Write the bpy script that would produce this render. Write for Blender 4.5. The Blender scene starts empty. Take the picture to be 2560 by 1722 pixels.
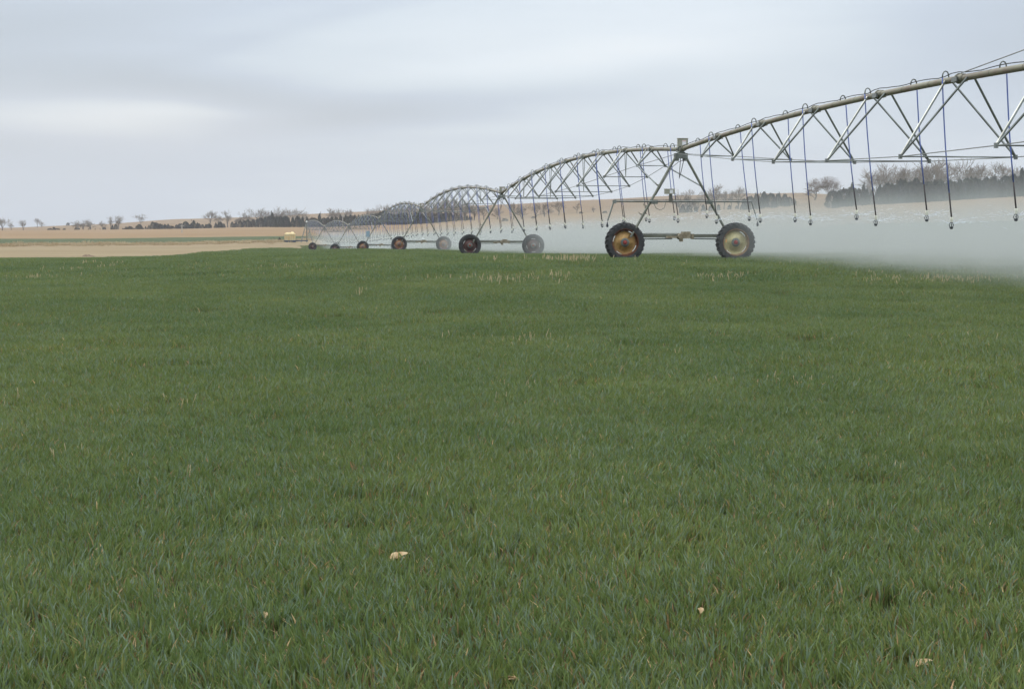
import bpy, math, random
import numpy as np
from mathutils import Vector, Matrix

random.seed(7)
R = math.radians
scene = bpy.context.scene
COL = scene.collection
F = 4600.0            # focal length in pixels of the 2560 px wide photograph
HC = 1.6              # camera height
YH = 565.0            # pixel row of the true horizon
CX, CY = 1280.0, 861.0

# ------------------------------------------------------------------ mesh builder
class MB:
    def __init__(self):
        self.v = []; self.f = []; self.m = []
    def add(self, vs, fs, mi=0):
        o = len(self.v)
        self.v.extend([tuple(p) for p in vs])
        for f in fs:
            self.f.append(tuple(i + o for i in f)); self.m.append(mi)
    def box(self, c, s, rot=None, mi=0, taper=1.0):
        c = Vector(c); hx, hy, hz = s[0] / 2, s[1] / 2, s[2] / 2
        vs = []
        for z in (-1, 1):
            t = taper if z > 0 else 1.0
            for x, y in ((-1, -1), (1, -1), (1, 1), (-1, 1)):
                p = Vector((x * hx * t, y * hy * t, z * hz))
                if rot: p = rot @ p
                vs.append(c + p)
        self.add(vs, [(3, 2, 1, 0), (4, 5, 6, 7), (0, 1, 5, 4), (1, 2, 6, 5), (2, 3, 7, 6), (3, 0, 4, 7)], mi)
    def tube(self, pts, r, n=6, mi=0, cap=True):
        pts = [Vector(p) for p in pts]
        rs = r if isinstance(r, (list, tuple)) else [r] * len(pts)
        o = len(self.v)
        up = None
        for i, p in enumerate(pts):
            if i == 0: d = pts[1] - pts[0]
            elif i == len(pts) - 1: d = pts[-1] - pts[-2]
            else: d = (pts[i + 1] - pts[i - 1])
            if d.length < 1e-9: d = Vector((0, 0, 1))
            d.normalize()
            if up is None:
                up = Vector((0, 0, 1)) if abs(d.z) < .9 else Vector((1, 0, 0))
            a = d.cross(up)
            if a.length < 1e-4:
                a = d.cross(Vector((0, 1, 0)))
            a.normalize(); b = a.cross(d).normalized(); up = b
            for k in range(n):
                t = 2 * math.pi * k / n
                q = p + (a * math.cos(t) + b * math.sin(t)) * rs[i]
                self.v.append(tuple(q))
        for i in range(len(pts) - 1):
            for k in range(n):
                k2 = (k + 1) % n
                self.f.append((o + i * n + k, o + i * n + k2, o + (i + 1) * n + k2, o + (i + 1) * n + k)); self.m.append(mi)
        if cap:
            self.f.append(tuple(o + k for k in range(n))[::-1]); self.m.append(mi)
            q = o + (len(pts) - 1) * n
            self.f.append(tuple(q + k for k in range(n))); self.m.append(mi)
    def lathe(self, prof, n=32, axis='y', c=(0, 0, 0), mi=0, skip=None):
        # prof: list of (radius, offset along axis)
        o = len(self.v); c = Vector(c)
        for (r, h) in prof:
            for k in range(n):
                t = 2 * math.pi * k / n
                if axis == 'y': p = Vector((r * math.cos(t), h, r * math.sin(t)))
                else: p = Vector((r * math.cos(t), r * math.sin(t), h))
                self.v.append(tuple(c + p))
        for i in range(len(prof) - 1):
            for k in range(n):
                if skip and skip(i, k): continue
                k2 = (k + 1) % n
                self.f.append((o + i * n + k, o + i * n + k2, o + (i + 1) * n + k2, o + (i + 1) * n + k)); self.m.append(mi)
    def build(self, name, mats, parent=None, smooth=False, loc=None):
        me = bpy.data.meshes.new(name)
        me.from_pydata(self.v, [], self.f)
        if not isinstance(mats, (list, tuple)): mats = [mats]
        for m in mats: me.materials.append(m)
        if len(mats) > 1: me.polygons.foreach_set('material_index', self.m)
        if smooth: me.polygons.foreach_set('use_smooth', [True] * len(me.polygons))
        me.update()
        o = bpy.data.objects.new(name, me); COL.objects.link(o)
        if parent: o.parent = parent
        if loc is not None: o.location = loc
        return o

def tag(o, label=None, cat=None, group=None, kind=None):
    if label: o['label'] = label
    if cat: o['category'] = cat
    if group: o['group'] = group
    if kind: o['kind'] = kind
    return o

def empty(name, loc, rz=0.0):
    o = bpy.data.objects.new(name, None); COL.objects.link(o)
    o.location = loc; o.rotation_euler = (0, 0, rz); o.empty_display_size = .2
    return o

def copy_tree(o, parent=None):
    c = o.copy(); COL.objects.link(c); c.parent = parent
    for ch in list(o.children): copy_tree(ch, c)
    return c

# ------------------------------------------------------------------ camera geometry
TILT = math.atan((CY - YH) / F)
def P(px, py, y):
    """world point at forward distance y seen at pixel (px, py) of the photograph"""
    u = (px - CX) / F; v = (CY - py) / F
    ry = math.cos(TILT) + v * math.sin(TILT); rz = -math.sin(TILT) + v * math.cos(TILT)
    s = y / ry
    return Vector((u * s, y, HC + rz * s))
def zpx(py, d):
    return HC - (py - YH) * d / F

# ------------------------------------------------------------------ materials
MATS = {}
def nodemat(name):
    m = bpy.data.materials.new(name); m.use_nodes = True
    nt = m.node_tree
    for n in list(nt.nodes): nt.nodes.remove(n)
    out = nt.nodes.new('ShaderNodeOutputMaterial')
    MATS[name] = m
    return m, nt, out
def N(nt, t, **kw):
    n = nt.nodes.new(t)
    for k, v in kw.items():
        if k in n.inputs: n.inputs[k].default_value = v
        else: setattr(n, k, v)
    return n
def L(nt, a, b): nt.links.new(a, b)
def ramp(nt, stops, fac=None):
    r = nt.nodes.new('ShaderNodeValToRGB')
    e = r.color_ramp.elements
    while len(e) < len(stops): e.new(0.5)
    for i, (p, c) in enumerate(stops):
        e[i].position = p
        e[i].color = (c[0], c[1], c[2], 1) if isinstance(c, (list, tuple)) else (c, c, c, 1)
    if fac is not None: L(nt, fac, r.inputs[0])
    return r
def simple(name, c1, c2=None, rough=.6, metal=0.0, scale=4.0, bump=0.0, spec=.5, stops=(.35, .65), coord='Object', detail=4):
    m, nt, out = nodemat(name)
    b = N(nt, 'ShaderNodeBsdfPrincipled'); b.inputs['Roughness'].default_value = rough
    b.inputs['Metallic'].default_value = metal; b.inputs['Specular IOR Level'].default_value = spec
    tc = N(nt, 'ShaderNodeTexCoord')
    nz = N(nt, 'ShaderNodeTexNoise', Scale=scale, Detail=float(detail)); L(nt, tc.outputs[coord], nz.inputs['Vector'])
    r = ramp(nt, [(stops[0], c1), (stops[1], c2 or c1)], nz.outputs['Fac'])
    L(nt, r.outputs[0], b.inputs['Base Color'])
    if bump:
        bp = N(nt, 'ShaderNodeBump', Strength=bump, Distance=.01); L(nt, nz.outputs['Fac'], bp.inputs['Height']); L(nt, bp.outputs[0], b.inputs['Normal'])
    L(nt, b.outputs[0], out.inputs['Surface'])
    return m

M_PIPE = simple('weathered_pipe', (.21, .155, .105), (.25, .235, .15), rough=.5, metal=.2, scale=3.0)
M_COUP = simple('pipe_coupling', (.13, .12, .085), (.22, .20, .14), rough=.5, metal=.4, scale=6)
M_STEEL = simple('galvanised_steel', (.16, .165, .145), (.30, .31, .28), rough=.36, metal=.7, scale=2.0)
M_STEEL_D = simple('dark_galvanised_steel', (.13, .14, .12), (.25, .26, .23), rough=.45, metal=.5, scale=5.0)
M_LEG = simple('leg_steel', (.15, .15, .11), (.24, .24, .185), rough=.45, metal=.45, scale=2.0)
M_ROD = simple('steel_rod', (.20, .20, .18), (.30, .30, .27), rough=.45, metal=.5, scale=2.0)
M_BLACK = simple('black_rubber_cable', (.03, .03, .033), (.05, .05, .05), rough=.6)
M_BLUE = simple('blue_hose', (.09, .13, .36), (.12, .17, .45), rough=.45, scale=1.5)
M_HOSE = simple('dark_lower_hose', (.035, .025, .025), (.07, .05, .045), rough=.6, scale=5)
M_CREAM = simple('cream_plastic', (.80, .76, .60), (.88, .84, .70), rough=.5)
M_NOZ = simple('nozzle_plastic', (.03, .035, .04), (.06, .065, .07), rough=.5)
M_TYRE = simple('tractor_tyre_rubber', (.024, .023, .023), (.062, .058, .054), rough=.75, scale=8, bump=.3)
M_HUB = simple('red_hub', (.42, .035, .03), (.30, .06, .04), rough=.5, scale=20)
M_BOX = simple('grey_green_box', (.33, .31, .23), (.40, .38, .29), rough=.5, metal=.1)
M_BOXE = simple('box_edge', (.10, .10, .08), (.14, .14, .11), rough=.5)
M_LABEL = simple('white_label', (.78, .74, .72), (.85, .83, .82), rough=.5, scale=30)
M_LABELR = simple('pink_label', (.70, .42, .38), (.75, .5, .46), rough=.5, scale=30)
M_GEAR = simple('gearbox_paint', (.22, .17, .10), (.36, .30, .20), rough=.6, scale=8)
M_WHITE = simple('white_cover', (.82, .82, .76), (.88, .88, .82), rough=.4)
M_PBLUE = simple('pale_blue_paint', (.24, .34, .40), (.28, .38, .44), rough=.5)
M_ORANGE = simple('orange_reflector', (.75, .38, .10), (.85, .48, .18), rough=.4, scale=20)

def rim_mat(name, a, b, rust, lo=.38, hi=.50):
    m, nt, out = nodemat(name)
    bs = N(nt, 'ShaderNodeBsdfPrincipled', Roughness=.34, Metallic=.45)
    tc = N(nt, 'ShaderNodeTexCoord')
    sx = N(nt, 'ShaderNodeSeparateXYZ'); L(nt, tc.outputs['Object'], sx.inputs[0])
    x2 = N(nt, 'ShaderNodeMath', operation='POWER'); L(nt, sx.outputs['X'], x2.inputs[0]); x2.inputs[1].default_value = 2
    z2 = N(nt, 'ShaderNodeMath', operation='POWER'); L(nt, sx.outputs['Z'], z2.inputs[0]); z2.inputs[1].default_value = 2
    s = N(nt, 'ShaderNodeMath', operation='ADD'); L(nt, x2.outputs[0], s.inputs[0]); L(nt, z2.outputs[0], s.inputs[1])
    rr = N(nt, 'ShaderNodeMath', operation='SQRT'); L(nt, s.outputs[0], rr.inputs[0])
    nz = N(nt, 'ShaderNodeTexNoise', Scale=9.0, Detail=5.0); L(nt, tc.outputs['Object'], nz.inputs['Vector'])
    nm = N(nt, 'ShaderNodeMath', operation='MULTIPLY_ADD'); L(nt, nz.outputs['Fac'], nm.inputs[0]); nm.inputs[1].default_value = .22; L(nt, rr.outputs[0], nm.inputs[2])
    mr = N(nt, 'ShaderNodeMapRange'); L(nt, nm.outputs[0], mr.inputs[0]); mr.inputs[1].default_value = lo + .11; mr.inputs[2].default_value = hi + .11
    r1 = ramp(nt, [(.35, a), (.65, b)], nz.outputs['Fac'])
    mx = N(nt, 'ShaderNodeMix', data_type='RGBA'); L(nt, mr.outputs[0], mx.inputs['Factor']); L(nt, r1.outputs[0], mx.inputs['A']); mx.inputs['B'].default_value = (*rust, 1)
    L(nt, mx.outputs['Result'], bs.inputs['Base Color']); L(nt, bs.outputs[0], out.inputs['Surface'])
    return m
M_RIM_GOLD = rim_mat('golden_rusty_rim', (.34, .18, .055), (.50, .30, .10), (.13, .042, .02), .34, .44)
M_RIM_PALE = rim_mat('pale_yellow_rim', (.44, .37, .17), (.58, .50, .25), (.24, .11, .055), .36, .47)
M_RIM_RUST = rim_mat('dark_rust_rim', (.075, .032, .026), (.14, .055, .04), (.045, .022, .02), .30, .46)
M_RIM_TAN = rim_mat('tan_rust_rim', (.30, .13, .06), (.45, .24, .12), (.12, .04, .03), .30, .42)
M_HUBO = simple('orange_rust_hub', (.36, .07, .03), (.25, .06, .03), rough=.6, scale=20)

# ------------------------------------------------------------------ terrain
def pch(xs, ys, x):
    """monotone cubic interpolation (numpy, vectorised)"""
    xs = np.asarray(xs, float); ys = np.asarray(ys, float); x = np.clip(np.asarray(x, float), xs[0], xs[-1])
    h = np.diff(xs); dl = np.diff(ys) / h
    m = np.zeros_like(ys); m[0] = dl[0]; m[-1] = dl[-1]
    for i in range(1, len(xs) - 1):
        if dl[i - 1] * dl[i] > 0:
            w1 = 2 * h[i] + h[i - 1]; w2 = h[i] + 2 * h[i - 1]
            m[i] = (w1 + w2) / (w1 / dl[i - 1] + w2 / dl[i])
    k = np.clip(np.searchsorted(xs, x, side='right') - 1, 0, len(xs) - 2)
    t = (x - xs[k]) / h[k]
    return ((2 * t**3 - 3 * t**2 + 1) * ys[k] + (t**3 - 2 * t**2 + t) * h[k] * m[k] + (-2 * t**3 + 3 * t**2) * ys[k + 1] + (t**3 - t**2) * h[k] * m[k + 1])
near = [(-60, 0), (0, 0), (20, 0), (36, .10)]
def ridge(y): return [(1400, zpx(y, 1400)), (1700, zpx(y, 1400) - 4), (2600, zpx(y, 1400) - 40)]
C0 = near + [(65, .10), (90, -.15), (115, -.55), (200, -1.23), (300, -1.55), (420, -1.32), (650, -.55), (850, -.45), (1100, zpx(572, 1100))]
TAB = [
    (-1800, C0 + ridge(570)),
    (0, C0 + ridge(570)),
    (250, C0[:-2] + [(850, -.1), (1100, zpx(567, 1100))] + ridge(561)),
    (450, near + [(65, .15), (115, -.45), (140, -.86), (200, -1.3), (320, -1.6), (430, -1.1), (650, zpx(577, 650)), (850, zpx(572, 850)), (1100, zpx(557, 1100))] + ridge(548)),
    (640, near + [(65, .25), (115, -.28), (164, -.75), (215, -1.3), (340, -1.38), (430, -.83), (650, zpx(572.5, 650)), (850, zpx(567.5, 850)), (1100, zpx(553, 1100))] + ridge(543)),
    (770, near + [(65, .28), (115, -.28), (164, -.8), (215, -1.4), (261, -2.05), (307, -2.5), (335, -2.0), (360, -1.6), (400, -1.35), (430, -.75), (650, zpx(571, 650)), (850, zpx(567, 850)), (1100, zpx(548, 1100))] + ridge(536)),
    (838, near + [(65, .30), (115, -.28), (164, -.75), (195, -1.17), (261, -2.3), (307, -2.5), (360, -1.9), (430, -.7), (650, zpx(571, 650)), (850, zpx(566, 850)), (1100, zpx(545, 1100))] + ridge(533)),
    (907, near + [(65, .32), (115, -.25), (164, -.58), (190, -1.0), (215, -1.5), (261, -2.2), (307, -2.4), (360, -1.8), (430, -.65), (650, zpx(570, 650)), (850, zpx(560, 850)), (1100, zpx(540, 1100))] + ridge(530)),
    (1000, near + [(65, .34), (115, -.25), (164, -.68), (215, -1.3), (307, -1.8), (430, -.4), (600, zpx(568, 600)), (700, zpx(565, 700)), (1000, zpx(535, 1000))] + ridge(525)),
    (1250, near + [(65, .35), (115, -.28), (164, -.6), (300, -.6), (430, .6), (600, zpx(553, 600)), (850, zpx(533, 850))] + ridge(514)),
    (1480, near + [(65, .35), (115, -.22), (164, -.3), (300, .3), (500, zpx(540, 500)), (800, zpx(521, 800))] + ridge(503)),
    (1700, near + [(65, .35), (115, 0), (200, .2), (350, 2.5), (500, zpx(533, 500)), (800, zpx(510, 800))] + ridge(493)),
    (1860, near + [(65, .35), (115, .05), (200, .5), (350, 3.0), (500, zpx(522, 500)), (800, zpx(500, 800))] + ridge(489)),
    (2000, near + [(65, .35), (115, .1), (200, .8), (350, 3.4), (420, zpx(525, 420)), (520, zpx(505, 520)), (640, zpx(484, 640)), (800, zpx(484, 800))] + ridge(490)),
    (2200, near + [(65, .35), (115, .3), (200, 1.5), (300, 3.9), (420, zpx(511, 420)), (600, zpx(506, 600))] + ridge(500)),
    (2560, near + [(65, .35), (115, .4), (200, 2.0), (300, 5.0), (420, zpx(491, 420)), (600, zpx(488, 600))] + ridge(485)),
    (4600, near + [(65, .35), (115, .4), (200, 2.0), (300, 5.0), (420, zpx(491, 420)), (600, zpx(488, 600))] + ridge(485)),
]
TX = np.array([c[0] for c in TAB], float)
def ground_z(X, Y):
    X = np.atleast_1d(np.asarray(X, float)); Y = np.atleast_1d(np.asarray(Y, float))
    px = CX + F * X / np.maximum(Y, 2.0)
    px = np.clip(px, TX[0] + 1, TX[-1] - 1)
    zs = np.stack([pch([p[0] for p in c[1]], [p[1] for p in c[1]], Y) for c in TAB])
    k = np.clip(np.searchsorted(TX, px, side='right') - 1, 0, len(TX) - 2)
    t = (px - TX[k]) / (TX[k + 1] - TX[k])
    t = t * .6 + (t * t * (3 - 2 * t)) * .4
    i = np.arange(len(px))
    z = zs[k, i] * (1 - t) + zs[k + 1, i] * t
    # gentle natural roll
    w = np.clip((Y - 4) / 20, 0, 1)
    z = z + w * (.022 * np.sin(X * .55 + .7) * np.sin(Y * .21) + .018 * np.sin(X * .17 - Y * .13 + 2))
    return z
def gz(x, y): return float(ground_z([x], [y])[0])

E1x = [-1800, 0, 250, 450, 550, 640, 770, 910, 1000, 1250, 1480, 1700, 2000, 2560, 4600]
E1y = [115, 115, 119, 140, 170, 214, 335, 345, 330, 260, 230, 220, 225, 200, 150]
def edge1(px): return np.interp(px, E1x, E1y)
def edge2(px): return np.where(np.asarray(px) > 1150, edge1(px) + .005, np.interp(px, [-1800, 0, 450, 640, 770, 1100, 1250, 4600], [300, 300, 325, 340, 395, 400, 428, 428]))
def edge3(px): return np.where(np.asarray(px) > 1150, edge1(px) + .012, np.interp(px, [-1800, 0, 450, 4600], [420, 420, 430, 430]))
def edge4(px): return np.interp(px, [-1800, 900, 1250, 1700, 2100, 4600], [850, 850, 640, 560, 430, 430])

def ground_mat(name, c1, c2, c3, sx, sy, small=6.0, contrast=.5):
    m, nt, out = nodemat(name)
    b = N(nt, 'ShaderNodeBsdfPrincipled', Roughness=.95); b.inputs['Specular IOR Level'].default_value = .1
    g = N(nt, 'ShaderNodeNewGeometry')
    mp = N(nt, 'ShaderNodeMapping'); mp.inputs['Scale'].default_value = (sx, sy, 1); L(nt, g.outputs['Position'], mp.inputs['Vector'])
    n1 = N(nt, 'ShaderNodeTexNoise', Scale=1.0, Detail=6.0, Roughness=.6); L(nt, mp.outputs[0], n1.inputs['Vector'])
    n2 = N(nt, 'ShaderNodeTexNoise', Scale=small, Detail=6.0, Roughness=.7); L(nt, mp.outputs[0], n2.inputs['Vector'])
    r = ramp(nt, [(.30, c1), (.50, c2), (.70, c3)], n1.outputs['Fac'])
    r2 = ramp(nt, [(.3, 1 - contrast * .5), (.7, 1 + 0)], n2.outputs['Fac'])
    mx = N(nt, 'ShaderNodeMix', data_type='RGBA', blend_type='MULTIPLY'); mx.inputs['Factor'].default_value = 1
    L(nt, r.outputs[0], mx.inputs['A']); L(nt, r2.outputs[0], mx.inputs['B'])
    L(nt, mx.outputs['Result'], b.inputs['Base Color'])
    bp = N(nt, 'ShaderNodeBump', Strength=.4, Distance=.05); L(nt, n2.outputs['Fac'], bp.inputs['Height']); L(nt, bp.outputs[0], b.inputs['Normal'])
    L(nt, b.outputs[0], out.inputs['Surface'])
    return m
M_SOIL = ground_mat('wheat_soil', (.10, .085, .05), (.085, .105, .05), (.16, .125, .075), .5, .5, 12, .7)
M_PAST = ground_mat('pale_dry_grass', (.25, .175, .09), (.31, .228, .125), (.355, .275, .16), .04, .22, 7, .42)
M_FARG = ground_mat('far_green_field', (.066, .084, .030), (.082, .10, .038), (.10, .115, .05), .05, .1, 8, .3)
M_STUB = ground_mat('orange_stubble', (.265, .162, .078), (.30, .19, .094), (.325, .212, .112), .02, .06, 10, .35)
M_HILL = ground_mat('dry_hill_grass', (.215, .135, .07), (.255, .165, .088), (.285, .195, .112), .008, .02, 8, .35)

cols = list(range(-1760, 0, 110)) + list(range(0, 2561, 26)) + list(range(2620, 4560, 120))
cols = np.array(cols, float)
def seg_grid(name, e_lo, e_hi, nrow, mat, geo=False):
    V = []; idx = []
    lo = e_lo(cols); hi = np.maximum(e_hi(cols), lo + .01)
    rows = []
    for r in range(nrow + 1):
        t = r / nrow
        d = lo * (hi / lo) ** t
        if geo == 'edge': pass
        X = (cols - CX) / F * d
        z = ground_z(X, d)
        rows.append(np.stack([X, d, z], 1))
    V = np.concatenate(rows); n = len(cols)
    me = bpy.data.meshes.new(name)
    fs = []
    for r in range(nrow):
        for c in range(n - 1):
            if hi[c] - lo[c] < 1 and hi[c + 1] - lo[c + 1] < 1: continue
            a = r * n + c
            fs.append((a, a + 1, a + n + 1, a + n))
    me.from_pydata([tuple(v) for v in V], [], fs)
    me.polygons.foreach_set('use_smooth', [True] * len(me.polygons))
    me.materials.append(mat); me.update()
    o = bpy.data.objects.new(name, me); COL.objects.link(o)
    tag(o, kind='structure')
    return o
seg_grid('wheat_field', lambda p: p * 0 + 3.0, edge1, 130, M_SOIL)
seg_grid('dry_pasture', edge1, edge2, 30, M_PAST)
seg_grid('far_green_field', edge2, edge3, 10, M_FARG)
seg_grid('stubble_field', edge3, edge4, 26, M_STUB)
seg_grid('hills', edge4, lambda p: p * 0 + 2600.0, 50, M_HILL)
b = MB(); b.add([(-120, -80, 0), (120, -80, 0), (120, 3, -.004), (-120, 3, -.004)], [(0, 1, 2, 3)])
tag(b.build('ground', M_SOIL), kind='structure')

# ------------------------------------------------------------------ wheat (ground cover, geometry-node instances of leaf-blade tufts)
def blade_mat():
    m, nt, out = nodemat('wheat_blade')
    at = N(nt, 'ShaderNodeAttribute', attribute_name='tint')
    oi = N(nt, 'ShaderNodeObjectInfo')
    g = N(nt, 'ShaderNodeNewGeometry')
    mp = N(nt, 'ShaderNodeMapping'); mp.inputs['Scale'].default_value = (.28, .16, .1); L(nt, g.outputs['Position'], mp.inputs['Vector'])
    nz = N(nt, 'ShaderNodeTexNoise', Scale=1.0, Detail=5.0, Roughness=.6); L(nt, mp.outputs[0], nz.inputs['Vector'])
    r = ramp(nt, [(.32, (.84, .90, .92)), (.5, (1.07, 1.04, 1.07)), (.68, (1.28, 1.17, 1.13))], nz.outputs['Fac'])
    mx = N(nt, 'ShaderNodeMix', data_type='RGBA', blend_type='MULTIPLY'); mx.inputs['Factor'].default_value = 1
    L(nt, at.outputs['Color'], mx.inputs['A']); L(nt, r.outputs[0], mx.inputs['B'])
    d = N(nt, 'ShaderNodeBsdfPrincipled', Roughness=.6); d.inputs['Specular IOR Level'].default_value = .28
    L(nt, mx.outputs['Result'], d.inputs['Base Color'])
    t = N(nt, 'ShaderNodeBsdfTranslucent'); L(nt, mx.outputs['Result'], t.inputs['Color'])
    ms = N(nt, 'ShaderNodeMixShader'); ms.inputs[0].default_value = .3
    L(nt, d.outputs[0], ms.inputs[1]); L(nt, t.outputs[0], ms.inputs[2]); L(nt, ms.outputs[0], out.inputs['Surface'])
    return m
M_BLADE = blade_mat()

def tuft_mesh(name, radius, n, w, h0, h1, seed, straw=.10, lean=.35, square=False):
    rng = np.random.default_rng(seed)
    # plants: blades grouped in small plants so the canopy is clumpy
    npl = max(1, n // 7)
    pr = radius * np.sqrt(rng.random(npl)); pa = rng.random(npl) * 6.2832
    pc = np.stack([pr * np.cos(pa), pr * np.sin(pa)], 1)
    which = rng.integers(0, npl, n)
    base = pc[which] + rng.normal(0, .012 + w * .8, (n, 2))
    ph = rng.random(npl)[which]
    H = (h0 + (h1 - h0) * (rng.random(n) * .7 + ph * .3))
    ang = rng.random(n) * 6.2832
    wind = np.array([.10, .03])
    ld = np.stack([np.cos(ang), np.sin(ang)], 1) * (lean * (.25 + rng.random(n)[:, None])) + wind
    is_straw = rng.random(n) < straw
    H[is_straw] *= (.50 + .42 * rng.random(is_straw.sum())); ld[is_straw] *= 1.3
    fa = rng.random(n) * 6.2832
    wd = np.stack([np.cos(fa), np.sin(fa)], 1)
    W = w * (.6 + .8 * rng.random(n))
    levels = [(0, 1.0, 0.0), (.42, 1.0, .16), (.78, .75, .52), (1.0, 0.06, 1.05)]
    V = np.zeros((n, 8, 3)); droop = rng.random(n) * .35
    for i, (t, ws, bend) in enumerate(levels):
        c = base + ld * (H * bend)[:, None]
        z = H * (t - droop * t * t * .55) - .01
        tw = wd * (W * ws / 2)[:, None]
        V[:, 2 * i, :2] = c - tw; V[:, 2 * i + 1, :2] = c + tw
        V[:, 2 * i, 2] = z; V[:, 2 * i + 1, 2] = z
    verts = V.reshape(-1, 3)
    q = np.array([[0, 1, 3, 2], [2, 3, 5, 4], [4, 5, 7, 6]])
    faces = (q[None] + (np.arange(n) * 8)[:, None, None]).reshape(-1, 4)
    me = bpy.data.meshes.new(name)
    me.vertices.add(len(verts)); me.vertices.foreach_set('co', verts.ravel())
    me.loops.add(faces.size); me.loops.foreach_set('vertex_index', faces.ravel().astype(np.int32))
    me.polygons.add(len(faces)); me.polygons.foreach_set('loop_start', np.arange(0, faces.size, 4, dtype=np.int32))
    try: me.polygons.foreach_set('loop_total', np.full(len(faces), 4, dtype=np.int32))
    except Exception: pass
    me.update(calc_edges=True); me.validate()
    col = np.zeros((n, 4)); col[:, 3] = 1
    u = rng.random(n)[:, None]; v = rng.random(n)[:, None]
    GB = np.array([1.50, 1.28, 1.12])
    green = GB * np.array([.068, .118, .034]) * (1 - u) + GB * np.array([.120, .185, .058]) * u
    blue = np.array([.135, .195, .100]) * (1 - v) + np.array([.225, .285, .180]) * v
    g = np.where(rng.random(n)[:, None] < .26, blue, green)
    yel = np.array([.22, .23, .06])
    g = np.where(rng.random(n)[:, None] < .10, yel * (.6 + .6 * u), g)
    st = np.array([.46, .33, .16]) * (.35 + 1.0 * u * u) + np.array([.14, .03, 0]) * v * .5
    col[:, :3] = np.where(is_straw[:, None], st, g)
    a = me.attributes.new('tint', 'FLOAT_COLOR', 'POINT')
    a.data.foreach_set('color', np.repeat(col, 8, axis=0).ravel())
    me.materials.append(M_BLADE)
    o = bpy.data.objects.new(name, me)     # a source only: instanced, never linked to the scene itself
    return o

def scatter(name, pts, rots, scls, idxs, sources, label=None, mats=None):
    """one stuff object: tufts instanced on a point cloud"""
    me = bpy.data.meshes.new(name)
    me.vertices.add(len(pts)); me.vertices.foreach_set('co', np.asarray(pts, float).ravel())
    for nm, arr, ty in (('rz', rots, 'FLOAT'), ('sc', scls, 'FLOAT_VECTOR'), ('ix', idxs, 'INT')):
        a = me.attributes.new(nm, ty, 'POINT')
        if ty == 'FLOAT': a.data.foreach_set('value', np.asarray(arr, np.float32))
        elif ty == 'INT': a.data.foreach_set('value', np.asarray(arr, np.int32))
        else: a.data.foreach_set('vector', np.asarray(arr, np.float32).ravel())
    me.update()
    o = bpy.data.objects.new(name, me); COL.objects.link(o)
    ng = bpy.data.node_groups.new(name, 'GeometryNodeTree')
    ng.interface.new_socket('Geometry', in_out='INPUT', socket_type='NodeSocketGeometry')
    ng.interface.new_socket('Geometry', in_out='OUTPUT', socket_type='NodeSocketGeometry')
    gi = ng.nodes.new('NodeGroupInput'); go = ng.nodes.new('NodeGroupOutput')
    jn = ng.nodes.new('GeometryNodeJoinGeometry')
    def attr(n, t):
        a = ng.nodes.new('GeometryNodeInputNamedAttribute'); a.data_type = t; a.inputs['Name'].default_value = n
        return a
    rz = attr('rz', 'FLOAT'); sc = attr('sc', 'FLOAT_VECTOR'); ix = attr('ix', 'INT')
    cb = ng.nodes.new('ShaderNodeCombineXYZ'); ng.links.new(rz.outputs['Attribute'], cb.inputs['Z'])
    for k, s in enumerate(sources):
        oi = ng.nodes.new('GeometryNodeObjectInfo'); oi.inputs['Object'].default_value = s; oi.inputs['As Instance'].default_value = True
        cmp_ = ng.nodes.new('FunctionNodeCompare'); cmp_.data_type = 'INT'; cmp_.operation = 'EQUAL'
        ints = [i for i in cmp_.inputs if i.type == 'INT']
        ng.links.new(ix.outputs['Attribute'], ints[0]); ints[1].default_value = k
        ip = ng.nodes.new('GeometryNodeInstanceOnPoints')
        ng.links.new(gi.outputs[0], ip.inputs['Points']); ng.links.new(cmp_.outputs[0], ip.inputs['Selection'])
        ng.links.new(oi.outputs['Geometry'], ip.inputs['Instance']); ng.links.new(cb.outputs[0], ip.inputs['Rotation'])
        ng.links.new(sc.outputs['Attribute'], ip.inputs['Scale'])
        ng.links.new(ip.outputs[0], jn.inputs[0])
    ng.links.new(jn.outputs[0], go.inputs[0])
    md = o.modifiers.new('tufts', 'NODES'); md.node_group = ng
    tag(o, label, None, None, 'stuff')
    return o

rngG = np.random.default_rng(11)
def vnoise(x, y, s, seed):
    r = np.random.default_rng(seed); out = np.zeros_like(x)
    for k in range(5):
        a = r.random() * 6.28; f = s * (1.0 + .9 * k)
        out += np.sin((x * np.cos(a) + y * np.sin(a)) * f + r.random() * 6.28) / (1 + .5 * k)
    return out / 2.5
def band(y0, y1, step, margin, emax=None):
    """jittered points over the visible wedge y0..y1"""
    P_ = []
    ys = np.arange(y0, y1, step)
    for y in ys:
        hw = y * .278 + margin
        xs = np.arange(-hw, hw, step)
        P_.append(np.stack([xs, np.full_like(xs, y)], 1))
    p = np.concatenate(P_) + rngG.uniform(-.5, .5, (sum(len(q) for q in P_), 2)) * step
    px = CX + F * p[:, 0] / np.maximum(p[:, 1], 1)
    ok = p[:, 1] < edge1(px) - step * .3
    return p[ok]
def wheat(p, srcs, name, smin, smax, thin=0.0):
    z = ground_z(p[:, 0], p[:, 1])
    hn = vnoise(p[:, 0], p[:, 1], .5, 5) * .5 + vnoise(p[:, 0], p[:, 1] * .5, .12, 9) * .5
    s = np.random.default_rng(3).uniform(smin, smax, len(p))
    sc = np.stack([s, s, s * (1.0 + .22 * hn)], 1)
    keep = rngG.random(len(p)) > thin * np.clip(vnoise(p[:, 0], p[:, 1], .9, 21) * 1.2, 0, 1)
    pts = np.stack([p[:, 0], p[:, 1], z], 1)
    n = keep.sum()
    return scatter(name, pts[keep], rngG.random(n) * 6.2832, sc[keep], rngG.integers(0, len(srcs), n), srcs)
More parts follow.
